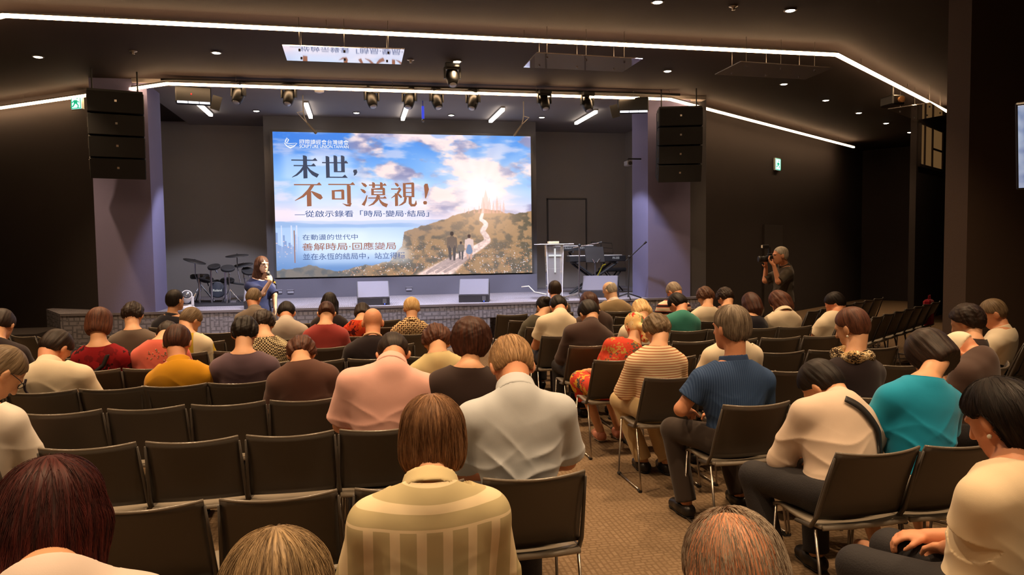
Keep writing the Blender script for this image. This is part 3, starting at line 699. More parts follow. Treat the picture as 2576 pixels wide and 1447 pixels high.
pl = at_y(292, 262, 11.9); line_array(pl[0]-0.02, 11.95, 4.05, 4, 0.10, 0.28, 'black hung speaker array in front of the left stage pillar')
pr = at_y(1710, 262, 11.9); line_array(pr[0]+0.02, 11.95, 4.05, 4, 0.10, -0.30, 'black hung speaker array in front of the right stage pillar')
# wall camera on the right pillar
p = at_y(1580, 412, 12.95); o = tag(empty('surveillance_camera', tuple(p)), 'small camera on a bracket at the right stage pillar', 'camera')
MB().box((-0.05, -0.1, -0.04), (0.05, 0.09, 0.05), bev=0.012).build('camera_body', mat('grey_camera_plastic', '#8a8888', rough=0.4), o)
MB().lathe([(0.035, 0), (0.035, 0.02), (0.02, 0.024)], 16, Matrix.Translation((0, -0.1, 0)) @ Matrix.Rotation(PI/2, 4, 'X')).build('lens', M_black, o)
MB().tube([(0.0, 0.0, 0.05), (0.0, 0.0, 0.09), (0.1, 0.0, 0.09), (float(5.19-p[0]), 0.0, 0.09)], 0.014).build('bracket', M_black, o)
p = at_y(2245, 255, 10.9); o = tag(empty('ceiling_projector', tuple(p)), 'dark projector hung beside the clear panel at the right strip end', 'projector')
MB().box((-0.12, -0.16, -0.08), (0.12, 0.16, 0.08), bev=0.02).build('projector_body', M_mov, o); MB().lathe([(0.05, 0), (0.055, 0.05), (0.03, 0.055)], 16, Matrix.Translation((0.02, -0.16, 0)) @ Matrix.Rotation(PI/2, 4, 'X')).build('lens', mat('projector_glass', '#a07850', rough=0.1), o)
MB().tube([(0, 0, 0.08), (0, 0, float(CEIL-p[2]))], 0.02).build('mount_pole', M_black, o)

# ------------------------------------------------------------------ stage props
M_chrome = mat('chrome_tube', '#d8d8dc', rough=0.18, metal=1.0)
M_blk = mat('black_plastic', '#1d1c1d', rough=0.5)
M_rub = mat('black_rubber', '#232224', rough=0.75)
M_monf = mat('silver_grey_monitor_mesh', '#615f6c', rough=0.55, metal=0.2, bump=0.2, bscale=500)
def monitor(x, y, rz, w, label):
    """stage wedge whose sloping back is turned to the hall"""
    o = tag(empty('stage_monitor', (x, y, STAGE_Z), rz), label, 'speaker', 'wedge monitors along the stage front')
    pr = [(-0.20, 0.0), (-0.22, 0.13), (0.04, 0.40), (0.24, 0.36), (0.26, 0.0)]
    M = Matrix(((0, 0, 1, 0), (1, 0, 0, 0), (0, 1, 0, 0), (0, 0, 0, 1)))
    MB().prism(pr, -w/2, w/2, M).build('cabinet', mat('dark_wedge_paint', '#3b393d', rough=0.6), o)
    d = Vector((0, 0.26, 0.27)).normalized(); n = Vector((0, -d.z, d.y))
    g = MB(); b = Vector((0, -0.22, 0.13))
    vs = [b+n*0.002+Vector((-w/2+0.012, 0, 0))+d*0.01, b+n*0.002+Vector((w/2-0.012, 0, 0))+d*0.01, b+n*0.002+Vector((w/2-0.012, 0, 0))+d*0.37, b+n*0.002+Vector((-w/2+0.012, 0, 0))+d*0.37]
    g.add(vs+[v+n*0.008 for v in vs], [(0, 3, 2, 1), (4, 5, 6, 7), (0, 1, 5, 4), (1, 2, 6, 5), (2, 3, 7, 6), (3, 0, 4, 7)]); g.build('front_grille', M_monf, o)
    MB().box((w*0.28, -0.228, 0.03), (w*0.40, -0.212, 0.11)).build('rear_socket_plate', mat('socket_metal', '#77787c', rough=0.4, metal=0.6), o)
    MB().sphere((w*0.34, -0.232, 0.02), 0.010).build('blue_pilot_light', emit('blue_pilot', '#3a5cff', 2.0), o)
    return o
monitor(0.235, 12.93, 0.02, 0.54, 'wedge monitor on the stage front under the screen middle, left of its twin')
monitor(2.02, 12.96, -0.22, 0.53, 'wedge monitor on the stage front, turned, under the walking family picture')
monitor(4.47, 13.2, -0.42, 0.66, 'large wedge monitor on the stage right of the clear lectern')
monitor(-1.62, 12.86, 0.05, 0.5, 'wedge monitor on the stage behind the woman speaking')

# drum kit
dk = tag(empty('electronic_drum_kit', (-2.5, 14.2, STAGE_Z)), 'black electronic drum kit on chrome rack posts at the left of the stage', 'drum kit')
def D(px_, py_, Y): p = at_y(px_, py_, Y); return (p[0]+2.5, p[1]-14.2, p[2]-STAGE_Z)
for (x, y0, y1, Y) in ((530, 672, 764, 14.15), (566, 678, 764, 14.15), (500, 690, 762, 14.3), (617, 700, 760, 14.5)):
    a = D(x, y0, Y); b = D(x, y1, Y)
    MB().tube([(a[0], a[1], a[2]), (a[0], a[1], 0.004)], 0.019, 12).build('rack_post', M_chrome, dk)
r = MB()
a = D(530, 708, 14.15); b = D(566, 715, 14.15); c = D(500, 700, 14.3); e = D(617, 716, 14.5)
r.tube([c, a], 0.019); r.tube([a, (a[0]+.05, a[1]+.35, a[2])], 0.019); r.tube([(a[0]+.05, a[1]+.35, a[2]), (b[0]+.1, b[1]+.35, b[2]), e], 0.019); r.tube([b, (b[0], b[1]+.35, b[2])], 0.019)
r.build('rack_bar', M_rub, dk)
for (x, y, Y, rad, tx, ty) in ((538, 670, 14.2, 0.135, 0.35, -0.1), (573, 674, 14.2, 0.15, 0.4, 0.05), (520, 702, 14.35, 0.14, 0.3, 0.1), (572, 704, 14.5, 0.15, 0.3, 0.05), (624, 681, 14.6, 0.14, 0.5, 0.25)):
    p = D(x, y, Y); M = Matrix.Translation(p) @ Euler((tx, ty, 0)).to_matrix().to_4x4()
    q = MB().lathe([(rad*.8-0.03, -0.05), (rad*.8, -0.035), (rad*.8+0.006, 0.0), (rad*.8-0.004, 0.012), (rad*.8-0.015, 0.006), (0.001, 0.008)], 28, M).build('drum_pad', M_rub, dk, True)
    MB().tube([tuple(M @ Vector((0, 0, -0.03))), tuple(M @ Vector((0.03, 0.02, -0.14)))], 0.012).build('pad_clamp', M_chrome, q)
for (x, y, Y, rad, tx, ty) in ((490, 656, 14.4, 0.20, 0.1, 0.28), (596, 642, 14.6, 0.21, 0.12, -0.05), (612, 665, 14.7, 0.18, 0.2, -0.1)):
    p = D(x, y, Y); M = Matrix.Translation(p) @ Euler((tx, ty, 0)).to_matrix().to_4x4()
    MB().lathe([(0.02, 0.02), (0.05, 0.012), (rad*.6, 0.004), (rad, -0.012), (rad, -0.018), (rad*.6, -0.004), (0.02, 0.006)], 36, M).build('cymbal_pad', mat('black_cymbal_rubber', '#2a292b', rough=0.5), dk, True)
    MB().tube([(p[0], p[1], p[2]+0.03), (p[0], p[1], p[2]-0.25), (p[0]+0.03, p[1]+0.1, 0.35)], 0.011).build('cymbal_stand', M_chrome, dk)
p = D(548, 729, 14.35); M = Matrix.Translation(p) @ Matrix.Rotation(PI/2, 4, 'X')
kick = MB().lathe([(0.14, -0.06), (0.15, 0.0), (0.148, 0.03), (0.13, 0.036), (0.001, 0.038)], 32, M).build('kick_pad', mat('dark_blue_grey_pad', '#3a3e48', rough=0.5), dk, True)
MB().tube([(p[0]-0.09, p[1]+.03, p[2]), (p[0]-0.1, p[1]+.03, 0.004)], 0.012).tube([(p[0]+0.09, p[1]+.03, p[2]), (p[0]+0.1, p[1]+.03, 0.004)], 0.012).build('kick_stand', M_chrome, dk)
wx, wz = p[0]+dk.location.x, p[2]+STAGE_Z
text_mesh('maker_mark', 'Roland', emit('glowing_white_print', '#ffffff', 0.5), wx-0.075, wx+0.075, wz-0.03, wz+0.012, p[1]+14.2-0.042, dk, 0.015)  # white print, with a glow of its own added
hh = MB(); b = D(577, 720, 14.2)
for k in range(3): hh.tube([(b[0], b[1], 0.26), (b[0]+0.2*math.cos(k*2.1+.4), b[1]+0.2*math.sin(k*2.1+.4), 0.01)], 0.009)
hh.tube([(b[0], b[1], 0.02), (b[0], b[1], 0.55)], 0.011); hh.build('hihat_stand', M_chrome, dk)
b = D(590, 760, 14.1); MB().box((b[0]-.06, b[1]-.15, 0.005), (b[0]+.06, b[1]+.15, 0.03)).box((b[0]-.05, b[1]-.14, 0.03), (b[0]+.05, b[1]+.12, 0.06), Matrix.Rotation(0.0, 4, 'X')).build('pedal', M_chrome, dk)
tag(MB().prism([(-3.3, 13.6), (-1.75, 13.5), (-1.7, 15.0), (-3.25, 15.1)], STAGE_Z+0.001, STAGE_Z+0.012).build('drum_rug', mat('black_felt_rug', '#26242a', rough=0.95, bump=0.3, bscale=200)), 'black rug spread under the electronic drum kit', 'rug')
b = at_y(500, 740, 14.6)
ds = tag(empty('drum_throne', (b[0], 14.75, STAGE_Z)), 'black drum stool behind the electronic drum kit', 'stool')
MB().lathe([(0.15, 0.0), (0.17, 0.02), (0.17, 0.07), (0.14, 0.09), (0.001, 0.095)], 28, Matrix.Translation((0, 0, 0.44))).build('seat', M_blk, ds, True)
for k in range(3): MB().tube([(0, 0, 0.34), (0.24*math.cos(k*2.1), 0.24*math.sin(k*2.1), 0.01)], 0.012).build('leg', M_chrome, ds)
MB().tube([(0, 0, 0.2), (0, 0, 0.44)], 0.02).build('post', M_chrome, ds)
# small white moving light on the stage floor
p = at_y(470, 768, 12.95); o = tag(empty('floor_moving_light', (p[0], 12.95, STAGE_Z), -0.3), 'small white moving light standing on the stage left of the drum kit', 'stage light')
M_wh = mat('white_glossy_plastic', '#ededf0', rough=0.3)
MB().lathe([(0.13, 0), (0.135, 0.03), (0.11, 0.06), (0.06, 0.075), (0.001, 0.076)], 28).build('base', M_wh, o, True)
y_ = MB(); y_.box((-0.115, -0.03, 0.06), (-0.09, 0.03, 0.22), bev=0.006); y_.box((0.09, -0.03, 0.06), (0.115, 0.03, 0.22), bev=0.006); y_.box((-0.115, -0.03, 0.06), (0.115, 0.03, 0.09), bev=0.006); y_.build('yoke', M_wh, o)
Mx = Matrix.Translation((0, 0, 0.21)) @ Euler((math.radians(62), 0, 0.6)).to_matrix().to_4x4()
MB().lathe([(0.04, -0.12), (0.075, -0.09), (0.085, 0.0), (0.088, 0.08), (0.08, 0.095)], 24, Mx).build('head', M_wh, o, True)
MB().lathe([(0.07, 0.0955), (0.06, 0.10), (0.001, 0.102)], 24, Mx).build('lens', mat('dark_lens', '#55575e', rough=0.15), o, True)

# clear lectern
LX, LY = 3.47, 12.85
lc = tag(empty('lectern', (LX, LY, STAGE_Z), -0.12), 'clear acrylic lectern with a white cross standing on the stage', 'lectern')
M_acr = glassy('clear_acrylic', 0.05)
M_frost, n, l, b = new_mat('frosted_acrylic')
b.inputs['Base Color'].default_value = (0.55, 0.55, 0.58, 1); b.inputs['Roughness'].default_value = 0.35; b.inputs['Transmission Weight'].default_value = 0.35; b.inputs['Alpha'].default_value = 0.32
fp = MB(); P = lambda z: 0.165-0.02*(1-z)
M = Matrix(((1, 0, 0, 0), (0, 0, 1, 0), (0, 1, 0, 0), (0, 0, 0, 1)))
MB().prism([(-0.125, 0.02), (0.125, 0.02), (0.152, 1.0), (-0.152, 1.0)][::-1], -0.125, -0.113, M).build('front_panel', M_frost, lc)
for s in (-1, 1):
    MB().add([(s*0.125, -0.11, 0.02), (s*0.115, -0.11, 0.02), (s*0.115, 0.14, 0.02), (s*0.125, 0.14, 0.02), (s*0.152, -0.11, 1.0), (s*0.142, -0.11, 1.0), (s*0.142, 0.14, 1.0), (s*0.152, 0.14, 1.0)], [(0, 3, 2, 1), (4, 5, 6, 7), (0, 1, 5, 4), (1, 2, 6, 5), (2, 3, 7, 6), (3, 0, 4, 7)]).build('side_panel', M_acr, lc)
    MB().tube([(s*0.127, -0.126, 0.02), (s*0.154, -0.126, 1.0)], 0.006, 6).build('lit_edge', mat('bright_acrylic_edge', '#f0f0f8', rough=0.3), lc)
MB().box((-0.135, -0.11, 0.56), (0.135, 0.14, 0.572)).build('shelf', M_acr, lc)
MB().box((-0.33, -0.18, 1.0), (0.33, 0.22, 1.014), Matrix.Rotation(0.0, 4, 'X')).build('top_board', M_acr, lc)
ed = MB()
for q in (((-0.33, -0.18, 1.007), (0.33, -0.18, 1.007)), ((-0.33, -0.18, 1.007), (-0.33, 0.22, 1.007)), ((0.33, -0.18, 1.007), (0.33, 0.22, 1.007)), ((-0.33, 0.22, 1.007), (0.33, 0.22, 1.007))): ed.tube(q, 0.0075, 6)
ed.build('top_edge', mat('bright_acrylic_edge', '#f0f0f8', rough=0.3), lc)
MB().box((-0.24, -0.2, 0.0), (0.24, 0.24, 0.02), bev=0.005).build('base_plate', M_acr, lc)
cr_ = MB(); cr_.box((-0.014, -0.136, 0.50), (0.014, -0.127, 0.93)); cr_.box((-0.115, -0.136, 0.79), (0.115, -0.127, 0.818)); cr_.build('white_cross', emit('white_cross_lit', '#ffffff', 0.75), lc)
bk = tag(empty('book', (LX-0.04, LY-0.13, STAGE_Z+1.022), -0.12), 'cream book lying on the clear lectern top', 'book')
MB().box((-0.095, -0.03, 0.0), (0.095, 0.12, 0.035), bev=0.004).build('cover', mat('cream_cover', '#e8cfa0', rough=0.6), bk)
MB().box((-0.09, -0.028, 0.006), (0.092, 0.118, 0.029)).build('pages', mat('paper_edge', '#f4ead2', rough=0.8), bk)

# keyboards on a two tier stand
KX, KY = 4.6, 13.9
ks = tag(empty('keyboard_stand', (KX, KY, STAGE_Z)), 'black crossed keyboard stand carrying two keyboards on the stage', 'stand')
for (a, b) in (((-0.40, -0.05, 0.62), (0.42, -0.05, 0.01)), ((0.42, -0.05, 0.62), (-0.52, -0.05, 0.01)), ((-0.40, 0.28, 0.62), (0.42, 0.28, 0.01)), ((0.42, 0.28, 0.62), (-0.46, 0.28, 0.01))):
    MB().tube([a, b], 0.022, 10).build('crossed_leg', M_rub, ks)
MB().tube([(-0.40, -0.12, 0.635), (-0.40, 0.36, 0.635)], 0.02).tube([(0.42, -0.12, 0.635), (0.42, 0.36, 0.635)], 0.02).build('support_arm', M_rub, ks)
MB().tube([(-0.30, 0.30, 0.60), (-0.42, 0.40, 0.84), (-0.42, 0.12, 0.855)], 0.02).tube([(0.30, 0.30, 0.60), (0.12, 0.40, 0.84), (0.12, 0.12, 0.855)], 0.02).build('upper_tier_arm', M_rub, ks)
def keyboard(x, y, z, w, d, h, label, txt):
    o = tag(empty('stage_keyboard', (x, y, z)), label, 'keyboard')
    MB().box((-w/2, 0, 0), (w/2, d, h), bev=0.012).build('case', M_blk, o)
    MB().box((-w/2+0.03, d*0.45, h), (w/2-0.03, d-0.015, h+0.012)).build('white_keys', mat('key_white', '#d8d6d0', rough=0.4), o)
    for (t, a, b, bo) in txt: text_mesh('maker_mark', t, emit('glowing_pale_print', '#dcdce4', 0.45), x+a, x+b, z+h*0.42, z+h*0.78, y-0.003, o, bo)  # printed letters also given a faint glow
    return o
keyboard(4.62, KY-0.12, STAGE_Z+0.657, 1.16, 0.30, 0.115, 'long black stage keyboard on the lower tier behind the clear lectern', [('PX-555', 0.30, 0.44, 0.02)])
keyboard(4.24, KY+0.10, STAGE_Z+0.877, 0.86, 0.28, 0.09, 'black keyboard on the upper tier of the stand, right behind the lectern', [('Roland', -0.24, -0.10, 0.02), ('KEYS', 0.08, 0.20, 0.02)])
# music stand with black desk
p = at_y(1496, 650, 13.35); ms_ = tag(empty('music_stand', (p[0], 13.35, STAGE_Z), 0.05), 'black perforated music stand in front of the stage keyboards', 'music stand')
MB().box((-0.19, -0.01, -0.155), (0.19, 0.01, 0.155), Matrix.Translation((0, 0, 0.80)) @ Euler((-0.3, 0.0, 0.0)).to_matrix().to_4x4(), 0.006).build('desk', M_blk, ms_)
MB().tube([(0, -0.02, 0.0), (0, -0.02, 0.70)], 0.014).build('post', mat('grey_stand_tube', '#5a5860', rough=0.4, metal=0.6), ms_)
MB().tube([(0, -0.028, 0.12), (0, -0.028, 0.25)], 0.017).build('orange_tape', mat('orange_tape', '#e2643a', rough=0.5), ms_)
for k in range(3): MB().tube([(0, -0.02, 0.12), (0.22*math.cos(k*2.1+.5), -0.02+0.22*math.sin(k*2.1+.5), 0.01)], 0.01).build('leg', M_rub, ms_)
MB().tube([(-0.07, -0.06, 0.72), (-0.02, -0.05, 0.65)], 0.012).tube([(0.08, -0.06, 0.72), (0.03, -0.05, 0.65)], 0.012).build('chrome_bracket', M_chrome, ms_)
tag(MB().tube([tuple(at_y(1523, 665, 13.6)), tuple(at_y(1516, 668, 13.6)), tuple(at_y(1508, 685, 13.55)), tuple(at_y(1499, 703, 13.5)), tuple(at_y(1494, 735, 13.5))], 0.012, 8).build('yellow_cable', mat('yellow_cable_jacket', '#c8c832', rough=0.5), None, True), 'yellow green cable hanging under the lower stage keyboard', 'cable')
# wire desk music stand further back
p = at_y(1512, 630, 15.0); w2 = tag(empty('folding_music_stand', (p[0], 15.0, STAGE_Z)), 'thin wire folding music stand behind the keyboards by the back wall', 'music stand')
q = [(-0.22, 0, 1.05), (0.24, 0, 1.02), (0.27, 0, 0.80), (-0.19, 0, 0.83)]; wd = MB(); wd.tube(q+[q[0]], 0.008, 6); wd.tube([(-0.2, 0, 0.94), (0.25, 0, 0.91)], 0.006, 6); wd.build('wire_desk', M_blk, w2)
MB().tube([(0, 0, 0.15), (0, 0, 1.0)], 0.012).build('post', M_blk, w2)
for k in range(3): MB().tube([(0, 0, 0.18), (0.24*math.cos(k*2.1), 0.24*math.sin(k*2.1), 0.008)], 0.009).build('leg', M_blk, w2)
# microphone stands
def mic_stand(base, top, tip, tail, Y, label, m):
    b = at_z(*base, STAGE_Z); b = at_y(*base, Y); o = tag(empty('microphone_stand', (b[0], Y, STAGE_Z)), label, 'microphone stand', 'boom microphone stands on the stage')
    T = at_y(*top, Y)-np.array([b[0], Y, STAGE_Z]); E_ = at_y(*tip, Y-0.1)-np.array([b[0], Y, STAGE_Z]); B_ = at_y(*tail, Y+0.05)-np.array([b[0], Y, STAGE_Z])
    MB().tube([(0, 0, 0.03), tuple(T)], 0.012).build('post', m, o); MB().tube([tuple(B_), tuple(E_)], 0.009).build('boom_arm', m, o)
    MB().sphere(tuple(T), 0.03).build('boom_clamp', M_blk, o)
    d = Vector(E_-B_).normalized(); MB().tube([tuple(E_), tuple(Vector(E_)+d*0.06)], [0.014, 0.02]).build('microphone_clip', M_blk, o)
    for k in range(3): MB().tube([(0, 0, 0.1), (0.3*math.cos(k*2.1+.3), 0.3*math.sin(k*2.1+.3), 0.01)], 0.011).build('leg', m, o)
mic_stand((1580, 737), (1583, 646), (1620, 614), (1574, 657), 12.52, 'black boom microphone stand on the stage beside the right pillar', M_blk)
mic_stand((1456, 735), (1458, 617), (1506, 611), (1440, 624), 13.1, 'chrome boom microphone stand between the lectern and the keyboards', M_chrome)
p = at_y(1540, 685, 14.8); bn = tag(empty('keyboard_bench', (p[0], 14.8, STAGE_Z)), 'black padded bench behind the stage keyboards', 'bench')
MB().box((-0.27, -0.15, 0.42), (0.27, 0.15, 0.50), bev=0.02).build('seat', M_blk, bn)
for s in (-1, 1):
    for q in (-0.1, 0.1): MB().tube([(s*0.15, q, 0.42), (s*-0.2, q, 0.01)], 0.014).build('leg', M_rub, bn)
# cable on the floor by the lectern and small things
pts = [at_z(*q, STAGE_Z+0.02) for q in ((1316, 722), (1330, 722), (1345, 735), (1372, 740), (1390, 738), (1410, 748), (1432, 745), (1455, 741))]; pts[0] = at_y(1312, 722, 14.9); pts[1] = at_y(1330, 720, 14.8)
tag(MB().tube([tuple(p) for p in pts], 0.012, 8).build('white_cable', mat('white_cable_jacket', '#e6dcc8', rough=0.5), None, True), 'pale cable curling across the stage floor to the clear lectern', 'cable')
for i, (x, y) in enumerate(((702, 734), (731, 734), (1029, 727))):
    p = at_y(x, y, 15.2); o = tag(empty('wall_socket', (p[0], 15.21, p[2])), f'grey socket box on the panel under the screen, {["leftmost, by the woman speaking", "second from left", "between the two middle wedge monitors"][i]}', 'socket', 'socket boxes under the screen')
    MB().box((-0.06, -0.03, -0.035), (0.06, 0, 0.03), bev=0.006).build('box', mat('grey_socket', '#8a8892', rough=0.5), o); MB().box((-0.065, -0.05, 0.03), (0.065, 0, 0.04)).build('lid', mat('grey_socket', '#8a8892', rough=0.5), o)

# stage lamps
for i, (tx, ty) in enumerate([(-2.6, 14.2), (-0.9, 13.4), (0.3, 14.0), (1.3, 14.0), (2.2, 13.6), (3.4, 13.4), (4.6, 13.6)]):
    p = at_z(*MH[[0, 1, 2, 3, 5, 6, 7][i]], 4.09)
    lamp('stage_spot', 'SPOT', (p[0], p[1]-0.1, 3.9), STAGE_W, COOL, (tx, ty, STAGE_Z), 0.05, 62, 0.25)
# front light thrown on the speaking woman from the fixture hung over the hall
p = at_z(1138, 200, 4.12)
lamp('front_spot', 'SPOT', (p[0], p[1]-0.1, 3.9), 1900.0, (1.0, 0.88, 0.72), (-1.35, 10.95, 1.3), 0.05, 22, 0.5)
for i, (x, tx) in enumerate(((-1.5, -0.6), (3.6, 3.0))):
    lamp('front_wash', 'SPOT', (x, 8.6, 4.15), 280.0, (0.86, 0.86, 1.0), (tx, 13.1, 0.6), 0.06, 46, 0.25)

# ------------------------------------------------------------------ chairs
M_shell = mat('charcoal_moulded_plastic', '#4d4741', rough=0.36, spec=0.5, bump=0.05, bscale=350)
M_frame = mat('charcoal_frame', '#4d4741', rough=0.4, spec=0.5)
M_leg = mat('satin_steel_tube', '#b5aca2', rough=0.28, metal=1.0)
def make_chair():
    r = empty('stacking_chair', (0, 0, 0))
    na, nb = 15, 13
    u = np.linspace(-1, 1, na)[:, None]; v = np.linspace(0, 1, nb)[None, :]
    ztop = 0.80
    z = 0.475+(ztop-0.475+0.012*(u**2))*v; yy = -0.125-0.125*v-0.03*v**2+0.035*(u**2)*(0.4+0.6*v); x = u*(0.220-0.012*v)+0*v
    z = z+0*u
    V, F = shell(np.stack([x+0*z, yy+0*z, z], -1), 0.012)
    mesh_obj('backrest', V, F, M_shell, r, True)
    us = np.linspace(-1, 1, 15)
    MB().tube([(a_*0.208, -0.28+0.035*a_*a_, 0.80+0.012*a_*a_) for a_ in us], 0.0065, 8).build('highlight_rim', mat('charcoal_rim_painted_highlight', '#746b60', rough=0.2), r, True)  # tube added along the top edge, overhead highlight painted in as paler colour
    # rounded lower lip and side uprights carrying the back
    for s in (-1, 1):
        MB().tube([(s*0.222, 0.02, 0.425), (s*0.226, -0.10, 0.44), (s*0.224, -0.145, 0.50), (s*0.217, -0.20, 0.66), (s*0.212, -0.245, 0.79)], [0.009, 0.011, 0.010, 0.008, 0.005], 10).build('back_upright', M_frame, r, True)
    u = np.linspace(-1, 1, 13)[:, None]; v = np.linspace(0, 1, 13)[None, :]
    x = u*(0.215-0.01*v); y = -0.155+0.40*v+0*u; z = 0.440+0.012*u**2-0.014*np.sin(PI*v)-0.03*np.clip(v-0.8, 0, 1)*5*np.clip(v-0.8, 0, 1)*5+0*u
    V, F = shell(np.stack([x+0*z, y+0*z, z], -1), 0.016)
    mesh_obj('seat', V, F, mat('charcoal_seat_painted_light', '#857b6d', rough=0.42), r, True)  # same plastic as the back, paler to paint in light from above
    MB().tube([(-0.21, -0.165, 0.452), (-0.1, -0.178, 0.452), (0.1, -0.178, 0.452), (0.21, -0.165, 0.452)], 0.013, 8).build('rear_rail', mat('charcoal_seat_painted_light', '#857b6d', rough=0.42), r, True)  # rail shares the seat colour with its painted-in light
    for s in (-1, 1):
        MB().tube([(s*0.216, -0.12, 0.43), (s*0.222, -0.205, 0.03), (s*0.222, -0.20, 0.014)], 0.007, 8).build('leg', M_leg, r, True)
        MB().tube([(s*0.205, 0.215, 0.425), (s*0.222, 0.235, 0.03), (s*0.222, 0.225, 0.014)], 0.007, 8).build('leg', M_leg, r, True)
        MB().tube([(s*0.222, -0.20, 0.012), (s*0.222, 0.225, 0.012)], 0.007, 8).build('runner', M_leg, r, True)
        MB().tube([(s*0.222, -0.17, 0.010), (s*0.222, -0.205, 0.010)], 0.013, 8).tube([(s*0.222, 0.20, 0.010), (s*0.222, 0.235, 0.010)], 0.013, 8).build('glide', M_rub, r)
    return r
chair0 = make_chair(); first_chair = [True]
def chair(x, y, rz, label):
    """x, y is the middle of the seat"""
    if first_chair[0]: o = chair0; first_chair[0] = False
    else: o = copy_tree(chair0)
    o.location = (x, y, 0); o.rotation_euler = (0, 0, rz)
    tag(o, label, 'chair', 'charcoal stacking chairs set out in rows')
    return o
ROWS_L = dict(A=2.78, B=3.72, C=4.56, D=5.28, E=6.13, F=6.95, G=7.75, H=8.55, I=9.35)
ROWS_R = dict(A=2.75, B=3.74, C=4.66, D=5.49, E=6.35, F=7.14, G=7.95, H=8.75, I=9.55)
SEAT = 0.255
rs = random.Random(5)
taken = []
def free(x, y): return all(math.hypot(x-a, y-b) > 0.33 for a, b in taken)
def place(x, y, rz, label): taken.append((x, y)); return chair(x, y, rz, label)

# ------------------------------------------------------------------ smooth bodies from blended rounded shapes
def smin(a, b, k):
    h = np.maximum(k-np.abs(a-b), 0)/k
    return np.minimum(a, b)-h*h*k*0.25
class Sdf:
    def __init__(s): s.p = []
    def rc(s, a, b, r1, r2, k=0.03):
        a = np.array(a, float); b = np.array(b, float); r = max(r1, r2)
        s.p.append(('rc', np.minimum(a, b)-r, np.maximum(a, b)+r, k, (a, b, r1, r2))); return s
    def el(s, c, r, R=None, k=0.03):
        c = np.array(c, float); r = np.array(r, float); m = r if R is None else np.sqrt((np.asarray(R)**2) @ (r**2))
        s.p.append(('el', c-m, c+m, k, (c, r, R))); return s
    def chain(s, pts, rs, k=0.03):
        for i in range(len(pts)-1): s.rc(pts[i], pts[i+1], rs[i], rs[i+1], k)
        return s
    def eval(s, h, off=0.0, pad=0.02, like=None):
        lo = np.min([p[1] for p in s.p], 0)-off-pad-2*h; hi = np.max([p[2] for p in s.p], 0)+off+pad+2*h
        n = np.ceil((hi-lo)/h).astype(int)+1
        if like is not None: lo, n = like.lo, np.array(like.d.shape)
        s.lo, s.h = lo, h
        ax = [lo[i]+h*np.arange(n[i]) for i in range(3)]; s.ax = ax
        d = np.full(tuple(n), 0.2, np.float32)
        for kind, l, u, k, q in s.p:
            i0 = np.maximum(np.floor((l-off-k-2*h-lo)/h).astype(int), 0); i1 = np.minimum(np.ceil((u+off+k+2*h-lo)/h).astype(int)+1, n)
            X = ax[0][i0[0]:i1[0], None, None].astype(np.float32); Y = ax[1][None, i0[1]:i1[1], None].astype(np.float32); Z = ax[2][None, None, i0[2]:i1[2]].astype(np.float32)
            if kind == 'rc':
                a, b, r1, r2 = q; ab = b-a; L = float(ab@ab)+1e-9
                t = np.clip(((X-a[0])*ab[0]+(Y-a[1])*ab[1]+(Z-a[2])*ab[2])/L, 0, 1)
                v = np.sqrt((X-a[0]-t*ab[0])**2+(Y-a[1]-t*ab[1])**2+(Z-a[2]-t*ab[2])**2)-(r1+(r2-r1)*t)
            else:
                c, r, R = q; P = [X-c[0], Y-c[1], Z-c[2]]
                if R is not None: P = [P[0]*R[0][j]+P[1]*R[1][j]+P[2]*R[2][j] for j in range(3)]
                k0 = np.sqrt((P[0]/r[0])**2+(P[1]/r[1])**2+(P[2]/r[2])**2); k1 = np.sqrt((P[0]/r[0]**2)**2+(P[1]/r[1]**2)**2+(P[2]/r[2]**2)**2)+1e-9
                v = k0*(k0-1)/k1
            sl = (slice(i0[0], i1[0]), slice(i0[1], i1[1]), slice(i0[2], i1[2]))
            d[sl] = smin(d[sl], (v-off).astype(np.float32), k)
        s.d = d
        s.X, s.Y, s.Z = ax[0][:, None, None].astype(np.float32), ax[1][None, :, None].astype(np.float32), ax[2][None, None, :].astype(np.float32)
        return s
    def mesh(s): return surface_nets(s.d, s.lo, s.h)
